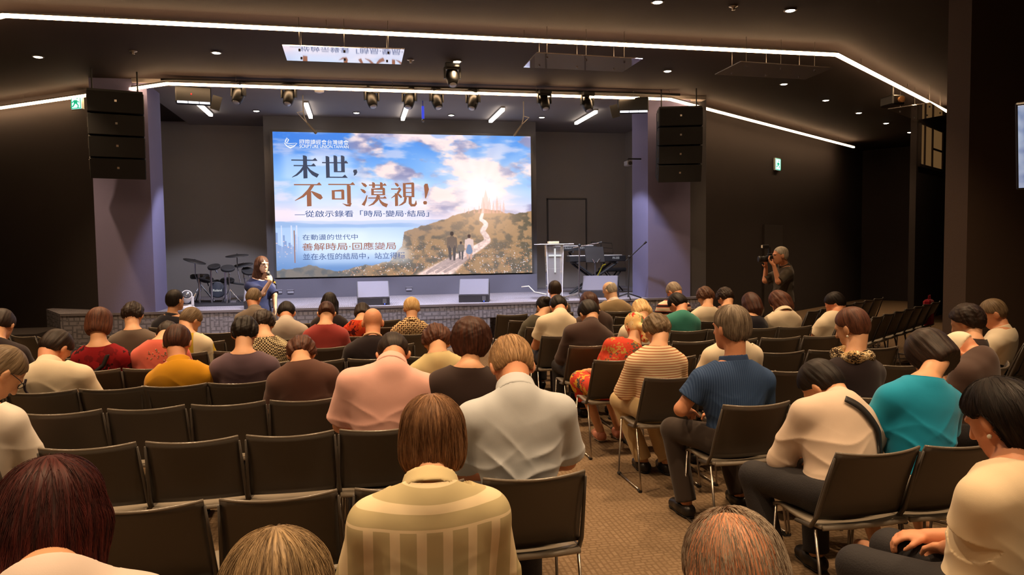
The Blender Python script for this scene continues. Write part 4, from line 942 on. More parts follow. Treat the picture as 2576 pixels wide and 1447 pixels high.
def surface_nets(d, lo, h):
    d = np.pad(d, 1, constant_values=0.1); lo = np.asarray(lo)-h
    n = np.array(d.shape); sg = d < 0
    cnt = np.zeros(n-1, np.int8)
    cs = [(i, j, k) for i in (0, 1) for j in (0, 1) for k in (0, 1)]
    sub = lambda a, c: a[c[0]:n[0]-1+c[0], c[1]:n[1]-1+c[1], c[2]:n[2]-1+c[2]]
    for c in cs: cnt += sub(sg, c)
    act = (cnt > 0) & (cnt < 8); I = np.argwhere(act); N = len(I)
    idx = np.full(n-1, -1, np.int32); idx[act] = np.arange(N)
    cv = {c: d[I[:, 0]+c[0], I[:, 1]+c[1], I[:, 2]+c[2]] for c in cs}
    acc = np.zeros((N, 3)); m = np.zeros(N)
    for a in cs:
        for ax in range(3):
            if a[ax] == 0:
                b = list(a); b[ax] = 1; b = tuple(b); da, db = cv[a], cv[b]; x = (da < 0) != (db < 0)
                t = np.where(x, da/np.where(x, da-db, 1), 0); p = np.tile(np.array(a, float), (N, 1)); p[:, ax] = t
                acc += p*x[:, None]; m += x
    V = (I+acc/m[:, None])*h+lo
    Fs = []
    for ax in range(3):
        o1, o2 = [(1, 2), (2, 0), (0, 1)][ax]
        A = sg[tuple(slice(0, n[i]-1) if i == ax else slice(1, n[i]-1) for i in range(3))]; B = sg[tuple(slice(1, n[i]) if i == ax else slice(1, n[i]-1) for i in range(3))]
        E = np.argwhere(A != B)
        if not len(E): continue
        fl = A[E[:, 0], E[:, 1], E[:, 2]]
        e = E.copy(); e[:, o1] += 1; e[:, o2] += 1
        def cell(p, q): c = e.copy(); c[:, o1] -= p; c[:, o2] -= q; return idx[c[:, 0], c[:, 1], c[:, 2]]
        Q = np.stack([cell(1, 1), cell(0, 1), cell(0, 0), cell(1, 0)], 1)
        Q[~fl] = Q[~fl][:, ::-1]; Fs.append(Q)
    return V, np.concatenate(Fs)
def trim(V, F, t, W):
    """drop the part of a mesh where t > 0 and pull the cut edge onto the exact boundary"""
    keep = ~(t[F] > 0).all(1); F = F[keep]; V = np.where((t > 0)[:, None], W, V)
    used = np.unique(F); m = np.full(len(V), -1); m[used] = np.arange(len(used)); V = V[used]; F = m[F]
    E = np.concatenate([F[:, [i, (i+1) % 4]] for i in range(4)]); E.sort(1); e, c = np.unique(E, axis=0, return_counts=True); e = e[c == 1]
    if len(e):      # even out the cut edge
        deg = np.zeros(len(V)); np.add.at(deg, e.ravel(), 1); on = deg > 0
        for _ in range(8):
            a = np.zeros_like(V); np.add.at(a, e[:, 0], V[e[:, 1]]); np.add.at(a, e[:, 1], V[e[:, 0]]); V = np.where(on[:, None], 0.4*V+0.6*a/np.maximum(deg, 1)[:, None], V)
    return V, F
def rotx(a): c, s = math.cos(a), math.sin(a); return np.array([[1, 0, 0], [0, c, -s], [0, s, c]])
def roty(a): c, s = math.cos(a), math.sin(a); return np.array([[c, 0, s], [0, 1, 0], [-s, 0, c]])
def rotz(a): c, s = math.cos(a), math.sin(a); return np.array([[c, -s, 0], [s, c, 0], [0, 0, 1]])
def unit(v): v = np.asarray(v, float); return v/(np.linalg.norm(v)+1e-9)
def limb(a, target, L):      # end of a limb of length L from a towards target
    return a+unit(np.asarray(target, float)-a)*L

def skin_mat(c, key):
    return mat('skin_'+key, c, rough=0.5, spec=0.4, bump=0.06, bscale=120, var=0.06, vscale=14)
SK = {'m': '#d9a37c', 'p': '#e8bb98', 'd': '#c08a64', 'r': '#dc9a74'}
def hair_mat(c, key, cen=None):
    """streaks that run down from the crown"""
    name = 'hair_'+key
    if name in _mats: return _mats[name]
    m, n, l, b = new_mat(name)
    b.inputs['Roughness'].default_value = 0.52; b.inputs['Specular IOR Level'].default_value = 0.3
    at = n.new('ShaderNodeAttribute'); at.attribute_name = 'strand'
    nz = n.new('ShaderNodeTexNoise'); nz.inputs['Scale'].default_value = 1.0; nz.inputs['Detail'].default_value = 4; nz.inputs['Roughness'].default_value = 0.65
    l.new(at.outputs['Vector'], nz.inputs['Vector'])
    cr = n.new('ShaderNodeValToRGB'); cl = lin(c[0]); c2 = lin(c[1])
    cr.color_ramp.elements[0].position = 0.36; cr.color_ramp.elements[0].color = (*cl, 1); cr.color_ramp.elements[1].position = 0.66; cr.color_ramp.elements[1].color = (*c2, 1)
    l.new(nz.outputs['Fac'], cr.inputs['Fac']); l.new(cr.outputs['Color'], b.inputs['Base Color'])
    bp = n.new('ShaderNodeBump'); bp.inputs['Strength'].default_value = 0.3; bp.inputs['Distance'].default_value = 0.004
    l.new(nz.outputs['Fac'], bp.inputs['Height']); l.new(bp.outputs['Normal'], b.inputs['Normal'])
    _mats[name] = m
    return m
HAIR = {'black': ('#0e0a09', '#261b16'), 'dark': ('#1b120e', '#38271e'), 'brown': ('#3a241a', '#6e4a34'), 'auburn': ('#3a2119', '#70432f'), 'red': ('#2c1712', '#57301f'), 'wine': ('#2c100f', '#57211c'),
        'grey': ('#6a5b4c', '#b0a08c'), 'silver': ('#7d7468', '#cfc4b2'), 'brown_grey': ('#54432f', '#8f7a60'), 'streaked': ('#5e4a32', '#b89c74'), 'blonde': ('#b58a50', '#f0d09a'), 'chestnut': ('#65452e', '#a57c58'), 'sandy': ('#8a6844', '#d2aa7c'), 'ginger': ('#b0683a', '#d8935c')}
def strand_attr(o, V, c, R, s=1.0):
    q = (np.asarray(V)-c) @ R        # head coordinates
    rr = np.hypot(q[:, 0], q[:, 1]+0.02)+1e-6; ph = np.arctan2(rr, q[:, 2]+0.03)
    a = np.stack([q[:, 0]/rr*14, (q[:, 1]+0.02)/rr*14, ph*1.6], 1).astype(np.float32)
    at = o.data.attributes.new('strand', 'FLOAT_VECTOR', 'POINT'); at.data.foreach_set('vector', a.ravel())
def strand_tubes(V, F, c, R, n, steps, step, lift, rad, seed, zmin=-9, spread=0.16, upz=None):
    """single hairs lying along a hair surface, running down from the crown"""
    rg = np.random.RandomState(seed)
    tri = V[F]; nr = np.cross(tri[:, 2]-tri[:, 0], tri[:, 3]-tri[:, 1]); N = np.zeros_like(V)
    for k in range(4): np.add.at(N, F[:, k], nr)
    N /= np.linalg.norm(N, axis=1, keepdims=True)+1e-9
    kd = KDTree(len(V))
    for i, v in enumerate(V): kd.insert(v, i)
    kd.balance()
    crown = c+R @ np.array([0, -0.02, 0.10]); out = MB(); axis = R @ np.array([0, 0, 1.])
    for _ in range(n):
        i = rg.randint(len(V)); p = V[i]+N[i]*lift*rg.rand(); pts = []; lf = lift*(0.3+rg.rand()); tw = rg.randn()*spread
        for k in range(steps):
            pts.append(p.copy())
            co_, j, _d = kd.find(p); nn = N[j]
            away = p-crown; away -= axis*(away@axis)*0.2; g = unit(away)+np.array([0, 0, -0.55])+np.cross(nn, unit(away))*tw
            g = unit(g-nn*(g@nn)); p = p+g*step; co_, j, _d = kd.find(p); p = p+N[j]*(lf*(1+0.5*k/steps)-(p-np.array(co_))@N[j])
        rs_ = [rad]*(len(pts)-1)+[rad*0.3]
        out.tube(pts, rs_, 3, False)
    return np.array(out.v), out.f

class Person: pass
PEOPLE = []
def person(label, x, y, yaw, c7, head, sw=0.40, male=True, skin='m', hair=('short', 'black'), hs=1.0, shirt=None, sleeve='short', trousers=None, leg='trousers', shoe=None, hy=0.0, pitch=None, roll=0.0, hscale=1.0,
           h=0.014, arms='lap', legs=None, collar=False, fold=0.004, neck=0.062, group=None, hands=False, face=False, ground=0.0, standing=False, tuck=0.0, skirt=None, wide=1.0, armL=None, armR=None, strands=0, extra=None, neckr=None):
    """c7 = base of neck and head = middle of the skull, both as points in the room; x, y = middle of the seat"""
    Rb = rotz(yaw); org = np.array([x, y, ground]); loc = lambda p: Rb.T @ (np.asarray(p, float)-org)
    c7 = loc(c7); hc = loc(head); ss = 1.0 if male else 0.93
    hip = np.array([0.0, 0.035, 0.56]) if not standing else np.array([0, 0, standing])
    sp = unit(c7-hip); L = np.linalg.norm(c7-hip)
    fw = unit(np.array([0, 1, 0])-sp*sp[1]); rt = np.cross(fw, sp); Rs = np.stack([rt, fw, sp], 1)
    at = lambda t, f=0.0, s=0.0: hip+sp*(L*t)+fw*f+rt*s
    if pitch is None:
        dv = hc-c7; pitch = max(0.05, math.atan2(math.hypot(dv[1], 0), dv[2])-0.15)
    Rh = rotz(hy) @ rotx(-pitch) @ roty(roll); H = lambda *p: hc+Rh @ (np.array(p)*hscale*(1.07 if male else 1.0)); hk = hscale*(1.07 if male else 1.0)
    # joints
    jd = sw/2-0.060; J = {}
    for s in (-1, 1): J[s] = c7+rt*(s*jd)-sp*0.118+fw*0.018
    B = Sdf()
    tors = lambda S, o=0.0: (S.el(hip-np.array([0, 0, 0.02]), (0.165*wide+o, 0.115+o, 0.115+o), k=0.05), S.el(at(0.32, 0.0), (0.145*wide+o, 0.115+o, 0.17+o), Rs, 0.06),
                             S.el(at(0.60, 0.005), (sw*0.375+o, 0.112+o, 0.185+o), Rs, 0.06), S.el(at(0.77, 0.0), (sw*0.375+o, 0.088+o, 0.105+o), Rs, 0.05),
                             S.rc(J[-1], c7-sp*0.052, 0.054+o, 0.060+o, 0.04), S.rc(J[1], c7-sp*0.052, 0.054+o, 0.060+o, 0.04), S.rc(c7-sp*0.07, c7-sp*0.04, 0.062+o, neck+o*0.4, 0.05))
    tors(B)
    # arms
    A = {}; ul, fl = (0.285*ss, 0.245*ss)
    for s, cust in ((-1, armL), (1, armR)):
        if cust is not None: el, wr = np.array(cust[0], float), np.array(cust[1], float); hd = cust[2] if len(cust) > 2 else None
        else:
            el = limb(J[s], J[s]+np.array([s*0.07, 0.12+0.0*s, -0.27]), ul)
            if el[2] < 0.60 and not standing: el[2] = 0.60
            wr = limb(el, np.array([s*0.055, 0.36, 0.62]), fl)
            if arms == 'side': wr = limb(el, el+np.array([-s*0.02, 0.12, -0.25]), fl)
            hd = None
        A[s] = (el, wr, hd)
        B.rc(J[s], el, 0.052*ss, 0.041*ss, 0.03).rc(el, wr, 0.041*ss, 0.027*ss, 0.02)
        hand(B, wr, unit(wr-el) if hd is None else hd[0], np.array([0, 0.2, -1.0]) if hd is None else hd[1], s, ss, hands, 0.6 if hd is None else hd[2])
    # head
    B.rc(c7-sp*0.03, H(0, -0.028, -0.06), neck*0.93, neck*0.93, 0.03)
    B.el(H(0, -0.006, 0.02), np.array([0.075, 0.095, 0.088])*hk, Rh, 0.02).el(H(0, 0.03, -0.045), np.array([0.060, 0.066, 0.076])*hk, Rh, 0.03).el(H(0, 0.058, -0.100), np.array([0.033, 0.030, 0.026])*hk, Rh, 0.03)
    B.rc(H(0, 0.092, 0.0), H(0, 0.112, -0.038), 0.009, 0.014, 0.012)
    for s in (-1, 1):
        B.el(H(s*0.079, -0.004, -0.018), np.array([0.011, 0.022, 0.033])*hk, Rh @ rotz(s*0.45), 0.008); B.rc(H(s*0.012, 0.092, 0.016), H(s*0.042, 0.080, 0.014), 0.010, 0.009, 0.012)
    B.el(H(0, 0.093, -0.070), np.array([0.022, 0.010, 0.006])*hk, Rh, 0.006).el(H(0, 0.092, -0.080), np.array([0.019, 0.010, 0.006])*hk, Rh, 0.006)
    # legs
    G = {}
    for s in (-1, 1):
        if standing: hj = hip+np.array([s*0.085, 0, -0.06]); kn = np.array([s*0.10, 0.03, standing*0.5]); an = np.array([s*0.11, -0.02, 0.085])
        else: hj = np.array([s*0.09, 0.01, 0.54]); kn = np.array([s*0.12, 0.42*ss, 0.525]); an = np.array([s*0.12, 0.40*ss, 0.09])
        if legs and s in legs: kn, an = [np.array(q, float) for q in legs[s]]
        G[s] = (hj, kn, an)
        B.rc(hj, kn, 0.078, 0.056, 0.04).rc(kn, an, 0.054, 0.036, 0.02)
        ft = unit(np.array([an[0]-hj[0]*0.3, 1.0, 0])*np.array([0.6, 1, 0])) if not standing else np.array([s*0.15, 1, 0])
        B.rc(an-np.array([0, 0.02, 0.05]), np.array([an[0], an[1], 0.035])+ft*0.13, 0.034, 0.026, 0.03)
    h *= 0.85; B.eval(h)
    V, F = B.mesh()
    body = mesh_obj('person', V, F, skin_mat(SK[skin], skin), None, True, (x, y, ground), uniform=True); body.rotation_euler = (0, 0, yaw)
    tag(body, label, 'person', group)
    P = Person(); P.__dict__.update(body=body, hc=hc, Rh=Rh, hk=hk, H=H, c7=c7, sp=sp, fw=fw, rt=rt, A=A, G=G, J=J, at=at, hip=hip, label=label)
    # shirt
    S = Sdf(); tors(S, 0.006); S.rc(c7-sp*0.03, c7+unit(H(0, -0.028, -0.06)-c7)*0.07, neck*0.93+0.004, neck*0.93+0.004, 0.03)
    for s in (-1, 1):
        el, wr, _ = A[s]
        if sleeve == 'long': S.rc(J[s], el, 0.062, 0.056, 0.035).rc(el, wr, 0.054, 0.040, 0.02)
        elif sleeve == 'short': S.rc(J[s], J[s]+(el-J[s])*0.62, 0.062, 0.068, 0.035)
        elif sleeve == 'loose': S.rc(J[s], J[s]+(el-J[s])*0.84, 0.066, 0.080, 0.035)
        elif sleeve == 'elbow': S.rc(J[s], J[s]+(el-J[s])*1.0, 0.062, 0.066, 0.035)
        else: S.rc(J[s], J[s]+(el-J[s])*0.08, 0.056, 0.058, 0.03)
    if standing: S.rc(hip+np.array([0, 0, 0.0]), hip-np.array([0, 0, tuck]), 0.15, 0.16, 0.05)
    S.eval(h*0.62, 0.009)
    d = S.d; X, Y, Z = S.X, S.Y, S.Z
    if fold:
        r_ = np.random.RandomState(len(PEOPLE)+3); q = r_.rand(4)*6.28
        rd_ = lambda t: (1-np.abs(np.sin(t)))**2.2
        za = c7[2]-0.20; w_ = 0.0
        for sg in (-1, 1):
            p_ = (Z-za)*0.8-sg*X*0.6
            w_ = w_+rd_(27*p_+1.3*np.sin(9*X+6*Y+q[0])+q[1])*np.exp(-((Z-za+0.10)/0.13)**2)*np.exp(-((sg*X-0.10)/0.085)**2)
        w_ = w_+0.9*rd_(21*Z+1.6*np.sin(7*X+q[2])+0.8*np.sin(15*X+q[3]))*np.exp(-((Z-0.74)/0.10)**2)
        w_ = w_+0.8*np.sin(8*X+5*Z+q[3])*np.sin(9*Z-4*X+q[0])*np.clip((c7[2]-0.05-Z)/0.2, 0, 1)*0.5
        d = d-fold*w_.astype(np.float32)
    for s in (-1, 1):      # clean sleeve ends
        el, wr, _ = A[s]; k = {'short': 0.62, 'elbow': 1.0, 'loose': 0.84}.get(sleeve)
        if k:
            e = J[s]+(el-J[s])*k; ax = unit(el-J[s]); near = np.sqrt((X-e[0])**2+(Y-e[1])**2+(Z-e[2])**2)-0.105
            pl = (X-e[0])*ax[0]+(Y-e[1])*ax[1]+(Z-e[2])*ax[2]
            d = np.where(near < 0, np.maximum(d, pl), d)
        elif sleeve == 'long':
            ax = unit(wr-el); near = np.sqrt((X-wr[0])**2+(Y-wr[1])**2+(Z-wr[2])**2)-0.06; d = np.where(near < 0, np.maximum(d, (X-wr[0])*ax[0]+(Y-wr[1])*ax[1]+(Z-wr[2])*ax[2]), d)
    S2 = Sdf(); tors(S2, 0.004); S2.eval(S.h, 0.009, like=S); d = np.minimum(d, S2.d)
    nr = neckr or (neck+0.006 if male else neck+0.022)       # neck opening
    na = unit(hc-c7+sp*0.06)
    d = np.maximum(d, (hip[2]-0.12-(tuck if standing else 0))-Z)
    S.d = d.astype(np.float32); V, F = S.mesh()
    rel = V-c7; al_ = rel @ na; near = (np.linalg.norm(rel-np.outer(al_, na), axis=1) < 0.125) & (al_ < 0.40)       # clean round neckline
    t = np.where(near, al_-0.006, -1); V, F = trim(V, F, t, V-np.outer(np.clip(t, 0, None), na))
    if nr > neck+0.012:
        rel = V-(c7+na*0.012+fw*0.015); rr = np.linalg.norm(rel, axis=1)+1e-9; t = nr+0.012-rr; V, F = trim(V, F, t, V+rel*(np.clip(t, 0, None)/rr)[:, None])
    P.shirt = mesh_obj('shirt', V, F, shirt or M_blk, body, True, uniform=True); P.sV = V; P.sF = F
    # lower clothes
    if leg != 'none':
        T = Sdf(); T.el(hip-np.array([0, 0, 0.03]), (0.165*wide, 0.122, 0.112), k=0.05).el(at(0.16, 0.0), (0.152*wide, 0.118, 0.12), Rs, 0.05)
        for s in (-1, 1):
            hj, kn, an = G[s]
            T.rc(hj, kn, 0.086, 0.066, 0.04)
            if leg == 'trousers': T.rc(kn, an, 0.064, 0.056, 0.02)
            elif leg == 'capri': T.rc(kn, kn+(an-kn)*0.55, 0.064, 0.058, 0.02)
            elif leg == 'skirt': T.rc(kn, kn+(an-kn)*0.35, 0.085, 0.09, 0.06)
        T.eval(max(h, 0.011), 0.009); d = T.d
        d = np.maximum(d, T.Z-(hip[2]+0.06))
        for s in (-1, 1):
            hj, kn, an = G[s]; k = {'trousers': 1.0, 'capri': 0.55, 'skirt': 0.35}[leg]; e = kn+(an-kn)*k; ax = unit(an-kn); near = np.sqrt((T.X-e[0])**2+(T.Y-e[1])**2+(T.Z-e[2])**2)-0.11
            d = np.where(near < 0, np.maximum(d, (T.X-e[0])*ax[0]+(T.Y-e[1])*ax[1]+(T.Z-e[2])*ax[2]+0.005), d)
        T.d = d.astype(np.float32); V, F = T.mesh(); mesh_obj('trousers' if leg != 'skirt' else 'skirt', V, F, trousers or mat('dark_trousers', '#221f22', rough=0.8, bump=0.2, bscale=150), body, True, uniform=True)
    for s in (-1, 1):
        an = G[s][2]; f = np.array([s*0.15, 1.0, 0]) if standing else unit(np.array([an[0]*0.6, 1.0, 0])); q = Sdf()
        q.rc((an[0], an[1]-0.03, 0.045), tuple(np.array([an[0], an[1], 0.05])+f*0.04), 0.046, 0.047).rc(tuple(np.array([an[0], an[1], 0.05])+f*0.04), tuple(np.array([an[0], an[1], 0.036])+f*0.15), 0.047, 0.036, 0.03)
        q.eval(0.010); q.d = np.maximum(q.d, 0.012-q.Z).astype(np.float32); q.d = np.maximum(q.d, (q.Z-0.082)); V, F = q.mesh()
        so_ = mesh_obj('shoe', V, F, shoe or mat('black_shoe_leather', '#1d1a19', rough=0.4), body, True, uniform=True)
        q.eval(0.010, 0.006); q.d = np.maximum(np.maximum(q.d, 0.002-q.Z), q.Z-0.02).astype(np.float32); V, F = q.mesh(); mesh_obj('sole', V, F, mat('pale_sole', '#a89a88', rough=0.7) if shoe else mat('black_sole', '#141312', rough=0.7), so_, True, uniform=True)
    if collar:
        q = Sdf(); a0 = c7-sp*0.028+fw*0.012; nd = unit(hc-c7+sp*0.05); ch_ = 0.064 if male else 0.046; a1 = a0+nd*ch_; q.rc(a0, a1, nr+0.026, nr+0.016); q.eval(0.007)
        ab = a1-a0; L2 = ab@ab; t = ((q.X-a0[0])*ab[0]+(q.Y-a0[1])*ab[1]+(q.Z-a0[2])*ab[2])/L2
        rd = np.sqrt((q.X-a0[0]-t*ab[0])**2+(q.Y-a0[1]-t*ab[1])**2+(q.Z-a0[2]-t*ab[2])**2)
        q.d = np.maximum(np.maximum(np.abs(rd-(nr+0.014-0.010*np.clip(t, 0, 1)))-0.0075, (t-1)*ch_), (-0.15-t)*ch_).astype(np.float32); V, F = q.mesh()
        P.collar = mesh_obj('collar', V, F, collar if not isinstance(collar, bool) else (shirt or M_blk), body, True, uniform=True)
    if hair: do_hair(P, hair, hs, h, strands)
    if face:
        for s in (-1, 1):
            e = MB().sphere(tuple(H(s*0.030, 0.0765, 0.0)), 0.0118, 12, 8).build('eye', mat('eye_white', '#e8e2dc', rough=0.2), body, True)
            MB().sphere(tuple(H(s*0.030, 0.0842, 0.0)), 0.0052, 10, 6).build('iris', mat('dark_iris', '#1e1410', rough=0.15), e, True)
    PEOPLE.append(P)
    return P
def hand(B, w, d, n, side, ss, fine, curl):
    """palm, four unequal fingers bent at two knuckles, thumb from the side of the palm"""
    d = unit(d); n = unit(np.asarray(n, float)-d*(d@np.asarray(n, float))); t = np.cross(d, n)
    if side*t[0] > 0 and not fine: t = -t          # thumb side faces the body
    R = np.stack([t, d, n], 1); p = w+d*0.048*ss
    B.el(p, np.array([0.040, 0.052, 0.018])*ss, R, 0.018)
    if not fine: 
        for k, L in zip((-0.027, -0.009, 0.009, 0.027), (0.052, 0.068, 0.072, 0.062)):
            a = w+d*0.088*ss+t*k*ss; m = a+(d*math.cos(curl*0.8)+n*math.sin(curl*0.8))*L*0.55; B.rc(a, m, 0.0095, 0.009, 0.006).rc(m, m+(d*math.cos(curl*2)+n*math.sin(curl*2))*L*0.5, 0.009, 0.0075, 0.004)
        a = w+d*0.03+t*0.034; B.rc(a, a+unit(d*0.7+t*0.5+n*0.4)*0.055, 0.012, 0.0095, 0.008); return
    for k, L in zip((-0.029, -0.010, 0.010, 0.029), (0.060, 0.074, 0.080, 0.072)):
        a = w+d*(0.090-abs(k)*0.25)*ss+t*k*ss; c1 = curl*0.9; c2 = curl*2.0; c3 = curl*2.7
        m = a+(d*math.cos(c1)+n*math.sin(c1))*L*0.5*ss; q = m+(d*math.cos(c2)+n*math.sin(c2))*L*0.32*ss; e = q+(d*math.cos(c3)+n*math.sin(c3))*L*0.22*ss
        B.rc(a, m, 0.0092, 0.0086, 0.006).rc(m, q, 0.0086, 0.0078, 0.004).rc(q, e, 0.0078, 0.0068, 0.004)
    a = w+d*0.022+t*0.032; b = a+unit(d*0.75+t*0.55+n*0.35)*0.040; B.rc(a, b, 0.013, 0.0105, 0.010).rc(b, b+unit(d*0.85+n*0.55+t*0.05)*0.032, 0.0105, 0.008, 0.004)

def do_hair(P, hair, hs, h, nstr):
    style, col = hair[0], hair[1]; H, Rh, hk, hc = P.H, P.Rh, P.hk, P.hc
    q = Sdf(); hh = min(0.0078, h*0.8); K = hk*hs
    E = lambda c, r: q.el(H(*c), np.array(r)*K, Rh, 0.03)
    if style in ('short', 'bald_ring', 'thin', 'crop', 'buzz'):
        t = {'short': 1.0, 'bald_ring': 0.975, 'thin': 0.975, 'crop': 0.96, 'buzz': 0.945}[style]; E((0, -0.012, 0.026), (0.085*t, 0.104*t, 0.094*t)); E((0, -0.035, -0.02), (0.076*t, 0.074*t, 0.070*t))
    elif style == 'bob': E((0, -0.018, 0.018), (0.097, 0.108, 0.102)); E((0, -0.022, -0.045), (0.100, 0.092, 0.085)); E((0, -0.03, -0.075), (0.086, 0.078, 0.06))
    elif style == 'perm': E((0, -0.020, 0.028), (0.098, 0.112, 0.100)); E((0, -0.045, -0.02), (0.092, 0.085, 0.078))
    elif style in ('long', 'longback', 'ponytail', 'bun'):
        E((0, -0.014, 0.022), (0.083, 0.101, 0.095) if style in ('ponytail', 'bun') else (0.090, 0.106, 0.098)); E((0, -0.035, -0.025), (0.078, 0.074, 0.072))
        if style == 'long':
            b = H(0, -0.06, -0.05); g = np.array([0, -0.10, -0.30])*hair[2] if len(hair) > 2 else np.array([0, -0.06, -0.24])
            q.rc(b, b+g*0.55, 0.082*K, 0.085*K, 0.05).rc(b+g*0.55, b+g, 0.085*K, 0.05, 0.05)
            for s in (-1, 1): q.rc(H(s*0.07, -0.01, -0.02), H(s*0.07, -0.01, -0.02)+g*0.75, 0.032*K, 0.024, 0.04)
        elif style == 'longback':
            b = H(0, -0.06, -0.02); g = np.array(hair[2]); q.rc(b, b+g*0.5, 0.085*K, 0.072*K, 0.05).rc(b+g*0.5, b+g, 0.072*K, 0.03, 0.05)
        elif style == 'ponytail':
            b = H(0, -0.105, 0.01); q.rc(b, b+np.array([0, -0.035, -0.05]), 0.026, 0.034, 0.02).rc(b+np.array([0, -0.035, -0.05]), b+np.array([0, -0.03, -0.05])+np.array(hair[2] if len(hair) > 2 else (0, 0, -0.16)), 0.034, 0.014, 0.03)
        else: q.el(H(0, -0.115, 0.0), (0.045, 0.04, 0.045), Rh, 0.015)
    q.eval(hh, 0.0, 0.03); d = q.d
    X, Y, Z = q.X-hc[0], q.Y-hc[1], q.Z-hc[2]; u = [(X*Rh[0][j]+Y*Rh[1][j]+Z*Rh[2][j])/hk for j in range(3)]
    th = np.arctan2(u[0], u[1]+0.02); ph = np.arctan2(np.hypot(u[0], u[1]+0.02), u[2]+0.03); rg = np.random.RandomState(len(PEOPLE)+17)
    st = sum(np.sin(k*th+rg.rand()*6+1.3*ph*(1 if i % 2 else -1))/(1+.2*i) for i, k in enumerate((5, 9, 14, 21, 29)))
    amp = {'perm': 0.0030, 'bob': 0.0016, 'long': 0.0018, 'short': 0.0016}.get(style, 0.001)
    d = d+amp*st*np.clip(ph, 0, 1)
    if style == 'perm': d = d+0.0026*np.sin(105*X+3*np.sin(60*Z+5*Y))*np.sin(110*Z+2*np.sin(50*Y)+rg.rand()*6)+0.002*np.sin(55*X+40*Y)*np.sin(48*Z+20*Y+rg.rand()*6)
    yb = u[1]
    if style in ('short', 'crop', 'thin', 'bald_ring', 'perm', 'ponytail', 'bun', 'buzz'):
        nape = {'perm': -0.092, 'short': -0.075}.get(style, -0.07)
        zc = np.interp(yb, [-0.10, -0.055, -0.02, 0.012, 0.05, 0.07, 0.095], [nape, nape, -0.045, 0.000, 0.022, 0.055, 0.075])
        d = np.maximum(d, (zc-u[2])*0.8*hk)
    if style == 'longback':
        zc = np.interp(yb, [-0.035, -0.03, 0.0, 0.012, 0.05, 0.07, 0.095], [-0.6, -0.05, -0.01, 0.004, 0.030, 0.055, 0.075]); d = np.maximum(d, (zc-u[2])*0.8*hk)
        for sg in (-1, 1): d = np.maximum(d, (0.036-np.sqrt((u[0]-sg*0.09)**2+(u[1]+0.002)**2+(u[2]+0.022)**2))*hk)
    if style == 'bald_ring':
        zt = np.interp(yb, [-0.12, -0.075, -0.02, 0.05], [0.055, 0.055, 0.040, 0.0]); d = np.maximum(d, (u[2]-zt)*0.8*hk)
    if style in ('bob', 'long'):
        if style == 'bob': d = np.maximum(d, (-0.118-0.25*(yb+0.02)-u[2])*0.9*hk)
        f = np.sqrt((u[0]/0.066)**2+((yb-0.125)/0.085)**2+((u[2]+0.065)/0.105)**2)-1; d = np.maximum(d, -f*0.066*hk)
    q.d = d.astype(np.float32); V, F = q.mesh(); V0, F0 = V, F
    if style == 'buzz':
        zt = np.interp(yb, [-0.12, -0.075, -0.02, 0.05], [-0.02, -0.02, -0.02, -0.05]); q.d = np.maximum(d, (u[2]-zt)*0.8*hk).astype(np.float32); V, F = q.mesh()
    if nstr:
        v2, f2 = strand_tubes(V0, F0, hc, Rh, nstr*2, hair[3] if len(hair) > 3 else 9, 0.012, 0.003, 0.0006, 5)
        nV = len(V); o = mesh_obj('hair', np.concatenate([V, v2]), [tuple(map(int, f)) for f in F]+[tuple(i+nV for i in f) for f in f2], hair_mat(HAIR[col], col), P.body, True); V = np.concatenate([V, v2])
    else: o = mesh_obj('hair', V, F, hair_mat(HAIR[col], col), P.body, True, uniform=True)
    strand_attr(o, V, hc, Rh); P.hair = o; P.hV = V; P.hF = F
def ribbon(name, P, path, w, m, lift=0.013, onto=None):
    """flat strap lying on the back of the shirt through the given body-frame points"""
    V = P.sV; kd = KDTree(len(V)); tri = V[P.sF]; nr_ = np.cross(tri[:, 2]-tri[:, 0], tri[:, 3]-tri[:, 1]); N = np.zeros_like(V)
    for k in range(4): np.add.at(N, P.sF[:, k], nr_)
    N /= np.linalg.norm(N, axis=1, keepdims=True)+1e-9
    for i, v in enumerate(V): kd.insert(v, i)
    kd.balance()
    pts = []
    for a, b in zip(path[:-1], path[1:]):
        for t in np.linspace(0, 1, 12)[:-1]: pts.append(np.array(a)*(1-t)+np.array(b)*t)
    pts.append(np.array(path[-1])); c = np.mean(V, 0)
    S = []
    for p in pts:
        co_, i, _ = kd.find(p); co_ = np.array(co_); n = N[i]; S.append((co_+n*lift, n))
    g = np.zeros((len(S), 2, 3))
    for i, (p, n) in enumerate(S):
        t = unit(S[min(i+1, len(S)-1)][0]-S[max(i-1, 0)][0]); s = unit(np.cross(t, n)); g[i, 0] = p-s*w/2; g[i, 1] = p+s*w/2
    for _ in range(2): g[1:-1] = (g[:-2]+g[1:-1]*2+g[2:])/4
    v, f = shell(g, 0.004)
    return mesh_obj(name, v, f, m, P.body, True)

